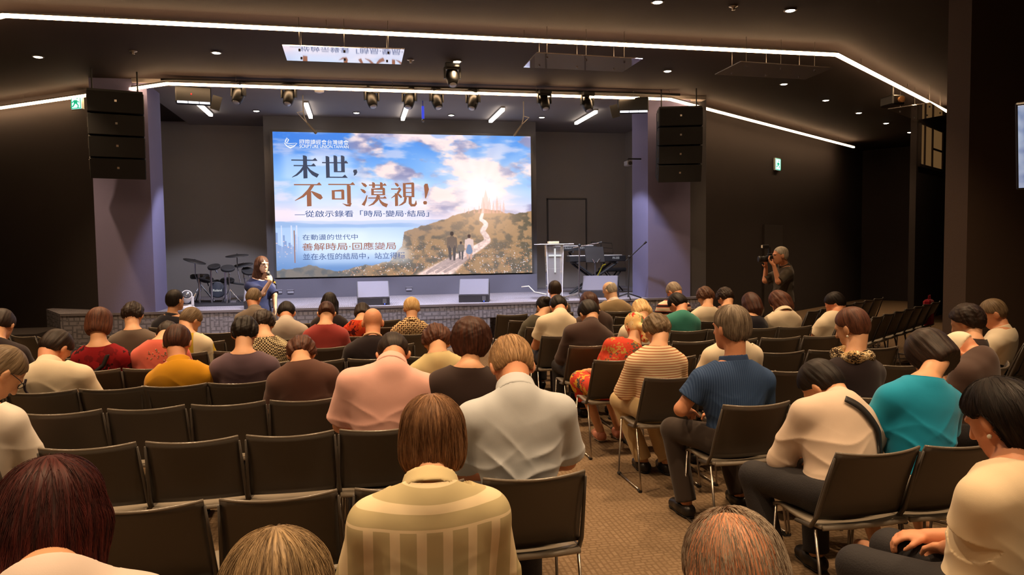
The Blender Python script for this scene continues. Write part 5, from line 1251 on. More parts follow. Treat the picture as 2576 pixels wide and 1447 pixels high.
def wear(P, name, prims, cuts, m, h=0.009, shell_=None):
    """a worn piece built in head coordinates; cuts keep the side where f(u) < 0"""
    q = Sdf(); H, Rh, hk, hc = P.H, P.Rh, P.hk, P.hc
    for p in prims:
        if p[0] == 'e': q.el(H(*p[1]), np.array(p[2])*hk, Rh @ (p[3] if len(p) > 3 else np.eye(3)), 0.012)
        else: q.rc(H(*p[1]), H(*p[2]) if len(p) < 6 else H(*p[1])+np.array(p[5]), p[3], p[4], 0.02)
    q.eval(h); d = q.d; X, Y, Z = q.X-hc[0], q.Y-hc[1], q.Z-hc[2]; u = [(X*Rh[0][j]+Y*Rh[1][j]+Z*Rh[2][j])/hk for j in range(3)]
    for f in cuts: d = np.maximum(d, f(u)*hk)
    q.d = d.astype(np.float32); V, F = q.mesh(); return mesh_obj(name, V, F, m, P.body, True, uniform=True)
def glasses(P):
    g = MB(); H = P.H
    for s in (-1, 1):
        g.tube([tuple(H(s*0.033+0.022*math.cos(a), 0.101, -0.002+0.017*math.sin(a))) for a in np.linspace(0, 2*PI, 15)], 0.0022, 6, False); g.tube([tuple(H(s*0.055, 0.100, 0.003)), tuple(H(s*0.078, 0.06, 0.003)), tuple(H(s*0.085, -0.01, 0.0))], 0.0022, 6)
    g.tube([tuple(H(-0.011, 0.103, 0.002)), tuple(H(0.011, 0.103, 0.002))], 0.002, 6); g.build('glasses', mat('dark_glasses_frame', '#2a2220', rough=0.3), P.body, True)
def ring(P, name, c, ax, R, r, m, n=20, wob=0.0):
    ax = unit(ax); a = unit(np.cross(ax, [1, 0, 0.1])); b = np.cross(ax, a); q = Sdf()
    pts = [c+(a*math.cos(t)+b*math.sin(t))*R*(1+wob*math.sin(3*t))+ax*wob*0.1*math.cos(2*t) for t in np.linspace(0, 2*PI, n)]
    q.chain(pts, [r*(1+0.25*math.sin(5*k)) for k in range(n)], 0.012); q.eval(0.009); V, F = q.mesh(); return mesh_obj(name, V, F, m, P.body, True, uniform=True)

# ------------------------------------------------------------------ cloth
def cloth(name, c, rough=0.85, var=0.05): return mat(name, c, rough=rough, spec=0.2, bump=0.06, bscale=420, var=var, vscale=10, sheen=0.15)
def pattern(name, kind, c1, c2, sc=20.0, c3=None, **kw):
    m, n, l, b = new_mat(name); b.inputs['Roughness'].default_value = 0.85; b.inputs['Specular IOR Level'].default_value = 0.2
    tc = n.new('ShaderNodeTexCoord'); mp = n.new('ShaderNodeMapping'); l.new(tc.outputs['Object'], mp.inputs['Vector'])
    cr = n.new('ShaderNodeValToRGB'); e = cr.color_ramp.elements; e[0].color = rgba(c1); e[1].color = rgba(c2)
    if kind == 'yoke':       # upright stripes on the back, level ones on the yoke above
        ws = []
        for dr, sc_ in (('X', sc), ('Z', sc*1.1)):
            wv = n.new('ShaderNodeTexWave'); wv.wave_type = 'BANDS'; wv.bands_direction = dr; wv.inputs['Scale'].default_value = sc_; wv.inputs['Distortion'].default_value = 0.15; l.new(mp.outputs['Vector'], wv.inputs['Vector']); ws.append(wv)
        sx = n.new('ShaderNodeSeparateXYZ'); l.new(mp.outputs['Vector'], sx.inputs['Vector'])
        gt = n.new('ShaderNodeMath'); gt.operation = 'GREATER_THAN'; gt.inputs[1].default_value = kw.get('zy', 0.945); l.new(sx.outputs['Z'], gt.inputs[0])
        mx = n.new('ShaderNodeMix'); l.new(gt.outputs['Value'], mx.inputs['Factor']); l.new(ws[0].outputs['Fac'], mx.inputs['A']); l.new(ws[1].outputs['Fac'], mx.inputs['B']); l.new(mx.outputs['Result'], cr.inputs['Fac']); e[0].position = kw['p0']; e[1].position = kw['p1']
    if kind in ('vstripe', 'hstripe', 'finestripe'):
        wv = n.new('ShaderNodeTexWave'); wv.wave_type = 'BANDS'; wv.bands_direction = 'X' if kind == 'vstripe' else 'Z'; wv.inputs['Scale'].default_value = sc; wv.inputs['Distortion'].default_value = kw.get('dist', 0.6); wv.inputs['Detail Scale'].default_value = 0.4
        l.new(mp.outputs['Vector'], wv.inputs['Vector']); l.new(wv.outputs['Fac'], cr.inputs['Fac']); e[0].position = kw.get('p0', 0.4); e[1].position = kw.get('p1', 0.6)
        if c3: q = cr.color_ramp.elements.new(0.9); q.color = rgba(c3)
    elif kind == 'check':
        ck = n.new('ShaderNodeTexChecker'); ck.inputs['Scale'].default_value = sc; ck.inputs['Color1'].default_value = rgba(c1); ck.inputs['Color2'].default_value = rgba(c2); l.new(mp.outputs['Vector'], ck.inputs['Vector']); l.new(ck.outputs['Color'], b.inputs['Base Color'])
    elif kind in ('floral', 'spots'):
        v = n.new('ShaderNodeTexVoronoi'); v.inputs['Scale'].default_value = sc; nz = n.new('ShaderNodeTexNoise'); nz.inputs['Scale'].default_value = sc*0.6
        mx = n.new('ShaderNodeMix'); mx.data_type = 'VECTOR'; mx.inputs['Factor'].default_value = 0.12; l.new(mp.outputs['Vector'], mx.inputs['A']); l.new(nz.outputs['Color'], mx.inputs['B']); l.new(mx.outputs['Result'], v.inputs['Vector'])
        sp = n.new('ShaderNodeSeparateColor'); l.new(v.outputs['Color'], sp.inputs['Color']); l.new(sp.outputs['Red'], cr.inputs['Fac']); cr.color_ramp.interpolation = 'CONSTANT'; e[1].position = kw.get('p1', 0.5)
        if c3: q = cr.color_ramp.elements.new(0.75); q.color = rgba(c3)
        if kw.get('c4'): q = cr.color_ramp.elements.new(0.88); q.color = rgba(kw['c4'])
    elif kind == 'basket':
        br = n.new('ShaderNodeTexBrick'); br.inputs['Scale'].default_value = sc; br.inputs['Mortar Size'].default_value = 0.07; br.inputs['Color1'].default_value = rgba(c1); br.inputs['Color2'].default_value = rgba(c1); br.inputs['Mortar'].default_value = rgba(c2); br.inputs['Brick Width'].default_value = 0.6; br.inputs['Row Height'].default_value = 0.3
        mp.inputs['Rotation'].default_value = (PI/2, 0, 0); b2 = n.new('ShaderNodeTexBrick'); 
        for k in ('Scale', 'Mortar Size', 'Brick Width', 'Row Height'): b2.inputs[k].default_value = br.inputs[k].default_value
        for k, c in (('Color1', c1), ('Color2', c1), ('Mortar', c2)): b2.inputs[k].default_value = rgba(c)
        m2 = n.new('ShaderNodeMapping'); m2.inputs['Rotation'].default_value = (0, 0, PI/2); l.new(mp.outputs['Vector'], m2.inputs['Vector']); l.new(mp.outputs['Vector'], br.inputs['Vector']); l.new(m2.outputs['Vector'], b2.inputs['Vector'])
        ck = n.new('ShaderNodeTexChecker'); ck.inputs['Scale'].default_value = sc*0.83; l.new(mp.outputs['Vector'], ck.inputs['Vector'])
        mx = n.new('ShaderNodeMix'); mx.data_type = 'RGBA'; l.new(ck.outputs['Fac'], mx.inputs['Factor']); l.new(br.outputs['Color'], mx.inputs['A']); l.new(b2.outputs['Color'], mx.inputs['B']); l.new(mx.outputs['Result'], b.inputs['Base Color'])
    if kind not in ('check', 'basket'): l.new(cr.outputs['Color'], b.inputs['Base Color'])
    return m
# ------------------------------------------------------------------ people
def sit(label, who, side, row, c7, head, lean=0.0, sx=None, yaw=0.0, Y=None, top=0.105, chair_lab=None, no_chair=False, neckl=0.205, **kw):
    """c7, head = photograph pixels of the neck base and of the top of the head"""
    R = (ROWS_L if side == 'L' else ROWS_R).get(row, row) if not isinstance(row, float) else row
    Yc = R+0.20+lean
    C7 = at_y(*c7, Yc)-np.array([0, 0, 0.040 if kw.get('collar') else 0.012]); male = kw.get('male', True); tp = top*max(kw.get('hs', 1.0), 0.95)*kw.get('hscale', 1.0)*(1.07 if male else 1.0)
    dy = 0.10
    for _ in range(6):
        Hc = at_y(*head, Yc+dy)-np.array([0, 0, tp]); sep = Hc[2]-C7[2]; dx = Hc[0]-C7[0]
        dy = 0.5*dy+0.5*math.cos(yaw)*math.sqrt(max(neckl**2-sep**2-0.3*dx*dx, 0.045**2))
    cx, cy = (C7[0] if sx is None else sx), R+SEAT
    if yaw: 
        cx = C7[0]+0.07*(-math.sin(yaw)); cy = C7[1]+0.07*math.cos(yaw)
        if sx is not None: cx = sx
    P = person(label, cx, cy, yaw, C7, Hc, **kw)
    if not no_chair: place(cx, cy-0.0, yaw, f'charcoal stacking chair under {who}')
    return P
CREAM = cloth('cream_cotton', '#ecdcc0'); WHITE = cloth('white_cotton', '#efe6da'); 
# ---- nearest, cut by the lower edge
P = sit('woman with long dark red hair and pale top at the lower left corner', 'the woman with long dark red hair at the lower left corner', 'L', 1.25, (112, 1428), (128, 1165), male=False, sw=0.40, hair=('long', 'wine', 0.55, 11), hs=1.06, shirt=cloth('pale_pink_grey_top', '#d9c8bd'), h=0.010, sleeve='short', neck=0.055, neckr=0.062, strands=1500, pitch=0.15)
P = sit('person with brown grey hair, crown showing at the bottom edge left of the middle', 'the brown grey haired person at the bottom edge', 'L', 0.95, (690, 1640), (692, 1352), male=False, sw=0.40, hair=('bob', 'streaked', 0, 9), hs=1.0, shirt=cloth('grey_top', '#8a8078'), h=0.010, strands=1800, pitch=0.25)
P = sit('man with thin reddish grey hair on a balding crown at the bottom edge', 'the balding man at the bottom edge', 'R', 0.88, (1845, 1640), (1845, 1300), sw=0.43, skin='r', hair=('buzz', 'grey', 0, 3), hs=1.03, shirt=cloth('tan_shirt', '#a08c74'), h=0.010, strands=2600, pitch=0.45, hscale=1.03)
P27 = P
# ---- striped shirt woman in front
P = sit('woman with a brown bob in a cream shirt with wide pale stripes', 'the woman in the cream striped shirt', 'L', 1.85, (1083, 1186), (1084, 1003), male=False, sw=0.44, hair=('bob', 'chestnut', 0, 9), hs=0.97, h=0.010, sleeve='long', neck=0.052, neckr=0.066, strands=1300, pitch=0.12,
    shirt=pattern('cream_wide_striped_cotton', 'yoke', '#c6b88e', '#f0deb8', 4.4, p0=0.66, p1=0.72, dist=0.0), collar=cloth('cream_collar', '#dccb9c'))
# yoke across the shoulders
# ---- left block
def add_collar(c): return c
P23 = sit('grey haired man in a pale blue grey shirt sitting left of the middle aisle', 'the man in the pale blue grey shirt', 'L', 'A', (1300, 958), (1286, 853), sx=0.665, sw=0.50, sleeve='loose', hair=('thin', 'sandy', 0, 6), hs=1.02, shirt=cloth('pale_blue_grey_cotton', '#c8cdd2'), h=0.011, collar=True, fold=0.011, skin='r', strands=700, hscale=1.06, neck=0.066, lean=0.06)
P20 = sit('man with dark hair bowing in a pink polo shirt', 'the man in the pink polo', 'L', 'B', (985, 900), (988, 842), sx=0.095, sw=0.52, sleeve='loose', hair=('thin', 'dark', 0, 6), shirt=cloth('pink_pique', '#f4bdb0'), h=0.012, collar=True, fold=0.010, skin='r', neck=0.066, lean=0.04)
P22 = sit('woman with big dark auburn hair in a black brown top beside the pink polo man', 'the woman with big dark auburn hair', 'L', 'B', (1180, 912), (1182, 805), sx=0.555, male=False, sw=0.42, hair=('perm', 'red', 0, 8), hs=1.13, shirt=cloth('black_brown_knit', '#3a2c29'), h=0.012, neck=0.055, neckr=0.09, pitch=0.1)
P = sit('man with grey brown hair and glasses in a white shirt cut by the left edge', 'the man with glasses at the left edge', 'L', 'B', (-72, 985), (2, 878), sx=-1.87, sw=0.42, hair=('short', 'brown_grey'), shirt=WHITE, h=0.012, collar=True, hy=-0.8, sleeve='long'); P1 = P
P = sit('woman with reddish brown hair in a dark brown tee', 'the woman in the dark brown tee', 'L', 'C', (757, 910), (757, 855), sx=-0.334, male=False, sw=0.42, hair=('perm', 'auburn'), hs=0.98, shirt=cloth('dark_brown_jersey', '#67483e'), h=0.012, neckr=0.075)
P = sit('woman with curly auburn hair in a pale yellow cream top', 'the woman in the pale yellow cream top', 'L', 'C', (1100, 888), (1098, 825), sx=0.54, male=False, sw=0.38, hair=('perm', 'auburn'), hs=1.03, shirt=cloth('pale_yellow_cotton', '#e6d29a'), h=0.014, neckr=0.075)
P2 = sit('dark haired man in a cream polo with a thin cord across his back', 'the man in the cream polo with the cord', 'L', 'D', (115, 905), (140, 835), sx=-2.05, sw=0.50, hair=('short', 'dark'), shirt=CREAM, h=0.012, collar=True, skin='r', fold=0.006, hy=-0.5)
P = sit('man with short reddish dark hair in a mustard yellow polo', 'the man in the mustard yellow polo', 'L', 'D', (447, 903), (445, 822), sx=-1.24, sw=0.44, hair=('short', 'red'), shirt=cloth('mustard_pique', '#d99a1c'), h=0.012, collar=True, skin='r')
P = sit('woman with short black hair in a purple grey top', 'the woman in the purple grey top', 'L', 'D', (612, 884), (615, 805), sx=-0.82, male=False, sw=0.45, hair=('perm', 'black'), hs=0.95, shirt=cloth('purple_grey_jersey', '#6a5560'), h=0.012, neckr=0.092)
P4 = sit('woman with a reddish bob in a dark red top with a bag strap', 'the woman in the dark red top with the strap', 'L', 'E', (248, 864), (250, 778), male=False, sw=0.40, hair=('bob', 'auburn'), hs=0.98, shirt=pattern('dark_red_print', 'floral', '#8e1a20', '#a01e26', 16, '#74161c', c4='#3a1416'), h=0.014, neckr=0.095)
P = sit('person in a coral top sprinkled with sequins, head half hidden by the mustard polo man', 'the person in the coral sequinned top', 'L', 'E', (400, 858), (421, 812), male=False, sw=0.42, hair=('short', 'dark'), shirt=cloth('coral_knit', '#dd6a58'), h=0.014, neckr=0.08, lean=0.05); P8 = P
P = sit('woman with dark curly hair in a small checked brown and cream blouse', 'the woman in the checked blouse', 'L', 'E', (667, 845), (662, 788), male=False, sw=0.36, hair=('perm', 'dark'), hs=0.95, shirt=pattern('brown_cream_gingham', 'check', '#3c2c22', '#e0cfa6', 78), h=0.014, neckr=0.085)
P = sit('bald man in a black tee with a pale neck trim', 'the bald man in the black tee', 'L', 'E', (937, 850), (937, 776), sw=0.46, hair=None, skin='r', shirt=cloth('black_jersey', '#2a2023'), h=0.013, top=0.108, pitch=0.2, neck=0.068); P17 = P
P = sit('person in dark clothes cut by the left edge', 'the dark clothed person at the left edge', 'L', 'E', (-12, 856), (2, 782), sw=0.40, hair=('short', 'dark'), shirt=cloth('black_jersey', '#2a2023'), h=0.016)
P = sit('person with curly dark brown hair in a grey brown top near the stage left', 'the curly haired person in the grey brown top', 'L', 'F', (334, 828), (334, 766), male=False, sw=0.42, hair=('perm', 'dark'), hs=0.92, shirt=cloth('grey_brown_knit', '#6f6055'), h=0.015)
P = sit('grey haired person turned right in a cream shirt', 'the grey haired person in the cream shirt', 'L', 'F', (470, 838), (480, 777), male=False, sw=0.40, hair=('short', 'brown_grey'), hs=1.0, shirt=pattern('cream_yellow_cotton', 'vstripe', '#d8b83e', '#efe0c0', 1.1, p0=0.45, p1=0.5, dist=0), h=0.015, hy=-0.7)
P = sit('woman with an auburn ponytail in a dark rose red shirt', 'the woman in the dark rose red shirt', 'L', 'F', (818, 815), (821, 762), male=False, sw=0.40, hair=('ponytail', 'red', (0.0, -0.01, -0.12)), hs=0.95, shirt=cloth('rose_red_cotton', '#a8423e'), h=0.014)
P = sit('dark haired man in a light beige grey shirt below the screen left end', 'the man in the light beige grey shirt', 'L', 'G', (719, 801), (720, 762), sw=0.42, hair=('short', 'black'), shirt=cloth('beige_grey_cotton', '#c9bcae'), h=0.015, skin='r', collar=True)
P = sit('woman with a dark bob in an orange red floral top', 'the woman in the orange red floral top', 'L', 'G', (907, 806), (911, 764), male=False, sw=0.36, hair=('bob', 'dark'), hs=0.86, shirt=pattern('orange_red_floral', 'floral', '#e04a2a', '#e8622c', 22, '#c8301e', c4='#5a1a1e'), h=0.015)
P = sit('person with short blonde hair in a brown and cream lattice shirt', 'the blonde person in the lattice shirt', 'L', 'G', (1035, 802), (1035, 751), male=False, sw=0.42, hair=('short', 'blonde'), hs=1.02, shirt=pattern('brown_cream_lattice', 'basket', '#4a2c1a', '#e6c898', 15), h=0.014, collar=pattern('brown_cream_collar', 'basket', '#4a2c1a', '#e6c898', 15))
P = sit('woman with long straight black hair in a black dress', 'the woman with long black hair in the black dress', 'L', 'H', (828, 792), (829, 737), male=False, sw=0.40, hair=('long', 'black', 0.55), hs=0.92, shirt=cloth('black_jersey', '#2a2023'), h=0.015, pitch=0.05)
P = sit('dark haired man in a black navy jacket in the front row left', 'the man in the black navy jacket', 'L', 'I', (430, 788), (440, 731), sw=0.44, hair=('short', 'black'), shirt=cloth('black_navy_jacket', '#2b2933'), h=0.015, hy=-0.6, collar=True, sleeve='long', pitch=0.0)
P = sit('man with grey brown hair in a grey brown shirt right before the speaking woman', 'the man right before the speaking woman', 'L', 'I', (640, 772), (638, 728), sw=0.46, hair=('short', 'brown_grey'), shirt=cloth('grey_brown_cotton', '#84766a'), h=0.015, hy=-0.35, collar=True, skin='r')
# ---- right block
SHOE = mat('tan_shoe', '#c08a6a', rough=0.6)
P29 = sit('dark haired man bent over in a beige long sleeved shirt with a black strap', 'the bent man with the black strap', 'R', 'A', (2122, 988), (2066, 912), sx=2.20, sw=0.50, hair=('short', 'black'), hs=1.05, shirt=cloth('beige_cotton', '#dcc6b2'), h=0.010, sleeve='long', collar=True, lean=0.22, hy=0.5, pitch=0.95, fold=0.010, hands=True, neckl=0.21,
    legs={-1: ((-0.24, 0.36, 0.53), (-0.20, 0.22, 0.09)), 1: ((0.14, 0.42, 0.53), (0.12, 0.36, 0.09))})
P30 = sit('woman with a dark bob in a teal tee', 'the woman in the teal tee', 'R', 'A', (2325, 945), (2335, 836), sx=2.645, male=False, sw=0.44, hair=('bob', 'dark', 0, 8), hs=1.06, shirt=cloth('teal_jersey', '#1a96bc'), h=0.011, fold=0.009, neckr=0.085, lean=0.12, leg='capri', trousers=pattern('fine_striped_capri', 'finestripe', '#2c2622', '#e2d8c8', 60), shoe=SHOE, neck=0.055,
    legs={-1: ((-0.06, 0.43, 0.53), (0.04, 0.35, 0.09)), 1: ((0.22, 0.40, 0.53), (0.34, 0.35, 0.09))}, hy=0.25)
P31 = sit('person with short auburn hair in a black top and leopard scarf', 'the person with the leopard scarf', 'R', 'B', (2150, 892), (2142, 778), male=False, sw=0.42, hair=('short', 'auburn', 0, 6), hs=1.03, shirt=cloth('black_jersey', '#2a2023'), h=0.012, hy=0.45, lean=0.05, sleeve='long')
P35 = sit('greying man in a navy polo with one leg out into the aisle', 'the man in the navy polo', 'R', 'B', (1850, 893), (1838, 773), sx=2.195, sw=0.52, hair=('short', 'grey', 0, 7), shirt=pattern('navy_ribbed_polo', 'vstripe', '#33496e', '#40587e', 24, dist=0.3), h=0.011, collar=pattern('navy_collar_tipped', 'hstripe', '#3a4e74', '#3a4e74', 30), skin='r', lean=0.10, hy=0.35, neck=0.066, trousers=cloth('dark_brown_trousers', '#3a302a'), hscale=1.05, strands=700, fold=0.004,
    legs={-1: ((-0.24, 0.36, 0.53), (-0.20, 0.24, 0.09)), 1: ((0.12, 0.42, 0.53), (0.20, 0.30, 0.09))}, armL=((-0.30, 0.10, 0.72), (-0.16, 0.30, 0.66)))
P36 = sit('woman with short brown hair in a cream and rust pinstriped shirt', 'the woman in the rust pinstriped shirt', 'R', 'C', (1655, 872), (1650, 798), sx=2.10, male=False, sw=0.44, hair=('perm', 'brown_grey'), hs=0.95, shirt=pattern('cream_rust_pinstripe', 'hstripe', '#b4603c', '#f0d8b2', 17, p0=0.10, p1=0.24, dist=1.2), h=0.012, sleeve='elbow', lean=0.08, hy=0.25, trousers=cloth('beige_trousers', '#cbb184'), neckr=0.085,
    legs={-1: ((-0.16, 0.37, 0.53), (-0.02, 0.24, 0.09)), 1: ((0.08, 0.42, 0.53), (0.13, 0.16, 0.09))})
P37 = sit('woman with a floral head scarf in a red floral dress', 'the woman in the red floral dress', 'R', 'D', (1597, 866), (1597, 790), sx=2.01, male=False, sw=0.42, hair=None, shirt=pattern('red_floral_dress', 'floral', '#d84a34', '#cc4630', 30, '#c49a4c', c4='#6a5a4c'), h=0.013, leg='skirt', trousers=pattern('red_floral_skirt', 'floral', '#d84a34', '#e0a83c', 18, '#cc4030', c4='#5a5456'), shoe=mat('pink_shoe', '#e0987e', rough=0.6), lean=0.06,
    legs={-1: ((-0.12, 0.38, 0.53), (0.04, 0.34, 0.09)), 1: ((0.10, 0.42, 0.53), (0.22, 0.36, 0.09))})
P45 = sit('person in a cream top hidden behind the greying man in the navy polo', 'the hidden person in the cream top', 'R', 'C', (1850, 856), (1846, 815), male=False, sw=0.44, hair=('short', 'dark'), shirt=CREAM, h=0.015, sleeve='elbow')
P46 = sit('person with blonde hair behind the floral head scarf', 'the blonde person behind the head scarf', 'R', 'E', (1612, 805), (1612, 757), male=False, sw=0.36, hair=('bob', 'blonde'), hs=0.92, shirt=CREAM, h=0.015)
P47 = sit('man with dark hair in a dark brown shirt left of the head scarf woman', 'the man in the dark brown shirt', 'R', 'E', (1490, 806), (1480, 758), sx=2.06, sw=0.47, hair=('short', 'black'), hs=1.05, shirt=cloth('dark_brown_cotton', '#4a3833'), h=0.014, skin='m', collar=True, sleeve='long', hy=0.2)
P48 = sit('woman with long dark red hair beyond the man in the dark brown shirt', 'the woman with long dark red hair', 'R', 'F', (1494, 782), (1480, 738), sx=2.45, male=False, sw=0.38, hair=('long', 'red', 0.8), hs=0.98, shirt=cloth('dark_brown_cotton', '#4a3833'), h=0.015)
P49 = sit('dark haired man in a cream short sleeved shirt by the aisle', 'the man in the cream short sleeved shirt', 'R', 'F', (1412, 782), (1404, 746), sx=2.0, sw=0.46, hair=('short', 'black'), shirt=CREAM, h=0.014, collar=True, skin='r', lean=0.05)
P38 = sit('man with dark hair in a sea green shirt', 'the man in the sea green shirt', 'R', 'F', (1715, 787), (1704, 740), sx=3.40, sw=0.44, hair=('short', 'black'), shirt=cloth('sea_green_cotton', '#3f8a7c'), h=0.014, skin='r', hy=0.4)
P42 = sit('woman with long dark red brown hair in a black top', 'the woman with long dark red brown hair', 'R', 'F', (1893, 796), (1888, 739), male=False, sw=0.38, hair=('long', 'red', 0.4), hs=1.02, shirt=cloth('black_navy_jacket', '#2b2933'), h=0.015, sleeve='long')
P43 = sit('woman with long auburn hair in a cream shirt on the right', 'the woman with long auburn hair', 'R', 'F', (1974, 776), (1957, 734), male=False, sw=0.42, hair=('long', 'auburn', 0.5), hs=1.0, shirt=CREAM, h=0.014, sleeve='elbow', hy=0.4, collar=True)
P44 = sit('man with black hair bowing in a cream shirt among empty right chairs', 'the bowing black haired man in cream', 'R', 'F', (2102, 790), (2100, 738), sw=0.42, hair=('short', 'black'), hs=1.03, shirt=CREAM, h=0.015, hy=0.6, yaw=0.3, skin='r')
P51 = sit('woman with a dark bun and a red hair tie in an olive grey top', 'the woman with the dark bun', 'R', 'G', (1358, 797), (1367, 749), male=False, sw=0.38, hair=('bun', 'black'), shirt=cloth('olive_grey_cotton', '#5c574a'), h=0.015, hy=0.3)
P40 = sit('woman with dark brown hair in a cream knit', 'the woman in the cream knit', 'R', 'G', (1780, 772), (1773, 727), male=False, sw=0.38, hair=('perm', 'brown'), hs=0.98, shirt=CREAM, h=0.015, hy=0.3)
P41 = sit('person with dark hair and a patterned scarf', 'the person with the patterned scarf', 'R', 'G', (1830, 770), (1823, 729), male=False, sw=0.34, hair=('perm', 'dark'), hs=0.98, shirt=pattern('rose_grey_print', 'spots', '#8c6a60', '#5a4440', 22, '#c0a090'), h=0.015, hy=0.3)
P50 = sit('man with short dark hair in a dark olive shirt in the front row', 'the man in the dark olive shirt', 'R', 'I', (1395, 754), (1395, 708), sw=0.44, hair=('short', 'dark'), shirt=cloth('dark_olive_cotton', '#55473c'), h=0.015, skin='r', pitch=0.0)
P52 = sit('bald elderly man in a tan jacket in the front row', 'the elderly man in the tan jacket', 'R', 'I', (1546, 752), (1533, 711), sw=0.50, hair=('bald_ring', 'silver'), shirt=cloth('tan_jacket', '#a08a68'), h=0.014, collar=cloth('white_shirt_collar', '#e6e0d8'), skin='p', hy=0.6, sleeve='long', top=0.10)
P39 = sit('grey haired man with glasses in a cream polo striped red and black', 'the man in the striped polo', 'R', 'H', (1698, 752), (1695, 712), sw=0.44, hair=('thin', 'grey'), shirt=pattern('cream_red_black_stripes', 'hstripe', '#f0dcc0', '#d0655a', 3.6, '#2a2226', p0=0.45, p1=0.62, dist=0.3), h=0.014, skin='r', hy=0.4)
# ---- people turned in on the far right
P34 = sit('person in a cream cap bowing in a dark brown top', 'the person in the cream cap', 'R', 3.55, (2470, 885), (2422, 842), sw=0.46, hair=None, shirt=cloth('dark_brown_jersey_top', '#4d3a33'), h=0.012, yaw=0.55, pitch=1.05, lean=0.0, skin='r', fold=0.004, neckl=0.21, sleeve='long')
P32 = sit('woman with dark hair in front of the brown pillar', 'the dark haired woman in front of the brown pillar', 'R', 4.4, (2452, 850), (2430, 772), male=False, sw=0.36, hair=('perm', 'dark'), hs=1.06, shirt=cloth('black_brown_knit', '#3a2c29'), h=0.014, yaw=0.6)
P33 = sit('man with short grey brown hair in a cream shirt at the right edge', 'the man in cream at the right edge', 'R', 5.4, (2530, 822), (2497, 756), sw=0.50, hair=('short', 'brown_grey'), hs=1.0, shirt=CREAM, h=0.013, yaw=0.6, hy=0.45, skin='r', collar=True)
y28 = 0.36
w28 = lambda px_, py_, Y: rotz(y28).T @ (at_y(px_, py_, Y)-np.array([C28[0]-0.07*math.sin(y28), C28[1]+0.07*math.cos(y28), 0]))
C28 = at_y(2572, 1150, 1.92)-np.array([0, 0, 0.012])
P28 = sit('woman with dark hair tied back in a cream tee at the lower right corner', 'the woman in the cream tee at the lower right corner', 'R', 1.72, (2572, 1150), (2512, 962), male=False, sw=0.42, hair=('longback', 'black', (0.07, -0.05, -0.34), 8), hs=1.08, shirt=cloth('cream_jersey', '#ecd8b6'), h=0.009, yaw=0.36, hy=-0.14, neck=0.052, neckr=0.07, hands=True, skin='r', fold=0.006, pitch=0.5, neckl=0.17, strands=600,
    armL=(w28(2436, 1372, 1.98), w28(2382, 1378, 2.14)), legs={-1: ((-0.13, 0.40, 0.53), (-0.12, 0.36, 0.09)), 1: ((0.12, 0.42, 0.53), (0.12, 0.38, 0.09))})

# ---- the speaking woman and the photographer
def wl(p, x, y, yaw): return rotz(yaw).T @ (np.asarray(p, float)-np.array([x, y, 0]))
yw = math.radians(-150); sx_, sy_ = -1.40, 10.95
tl = lambda px_, py_, Y: wl(at_y(px_, py_, Y), sx_, sy_, yw)
NAVY = cloth('navy_blouse', '#222a50')
c7s = at_y(646, 699, 11.0); hds = at_y(659, 646, 10.93)-np.array([0, 0, 0.105])
mic_tip = at_y(674.5, 687, 10.72); mic_end = at_y(687, 706, 10.70)
wrist = tl(681, 706, 10.66); elb = tl(661, 738, 10.72)
axm = unit(mic_end-mic_tip)
SPK = person('woman with glasses in a navy blouse speaking into a microphone before the stage', sx_, sy_, yw, c7s, hds, sw=0.355, male=False, skin='p', hair=('long', 'brown', 0.85), hs=0.98, shirt=NAVY, sleeve='elbow', trousers=cloth('dark_blue_jeans', '#2c3448'), hy=0.12, pitch=0.02,
    h=0.0085, standing=0.84, tuck=0.14, hands=True, face=True, neckr=0.08, neck=0.050, group=None, fold=0.004,
    armR=(elb, wrist, (unit(wl(mic_tip, sx_, sy_, yw)+np.array([0, 0, -0.02])-wrist), unit(wl(at_y(674, 700, 10.9), sx_, sy_, yw)-wrist), 0.95)),
    armL=(tl(690, 742, 10.95), tl(692, 774, 10.88), (np.array([0, 0.05, -1.0]), np.array([0.6, -0.2, 0]), 0.35)))
glasses(SPK)
MB().sphere(tuple(SPK.H(0, 0.02, 0)), 0.001).v
mo = tag(empty('handheld_microphone', tuple(mic_tip)), 'dark handheld microphone with an orange band held by the woman speaking', 'microphone')
rel = lambda t, o=0.0: tuple(axm*t)
MB().sphere((0, 0, 0), 0.026, 16, 10).build('grille_head', mat('silver_mic_mesh', '#8c8f88', rough=0.35, metal=0.7, bump=0.5, bscale=900), mo, True)
MB().tube([rel(0.018), rel(0.05), rel(0.15)], [0.021, 0.017, 0.014], 14).build('handle', M_blk, mo, True)
MB().tube([rel(0.15), rel(0.17)], 0.0155, 14).build('orange_band', mat('orange_band', '#e8a020', rough=0.5), mo, True)
MB().tube([rel(0.17), rel(0.20)], [0.014, 0.011], 14).build('end_cap', M_blk, mo, True)
yp = math.radians(80); px0, py0 = 6.10, 9.72
tl2 = lambda px_, py_, Y: wl(at_y(px_, py_, Y), px0, py0, yp)
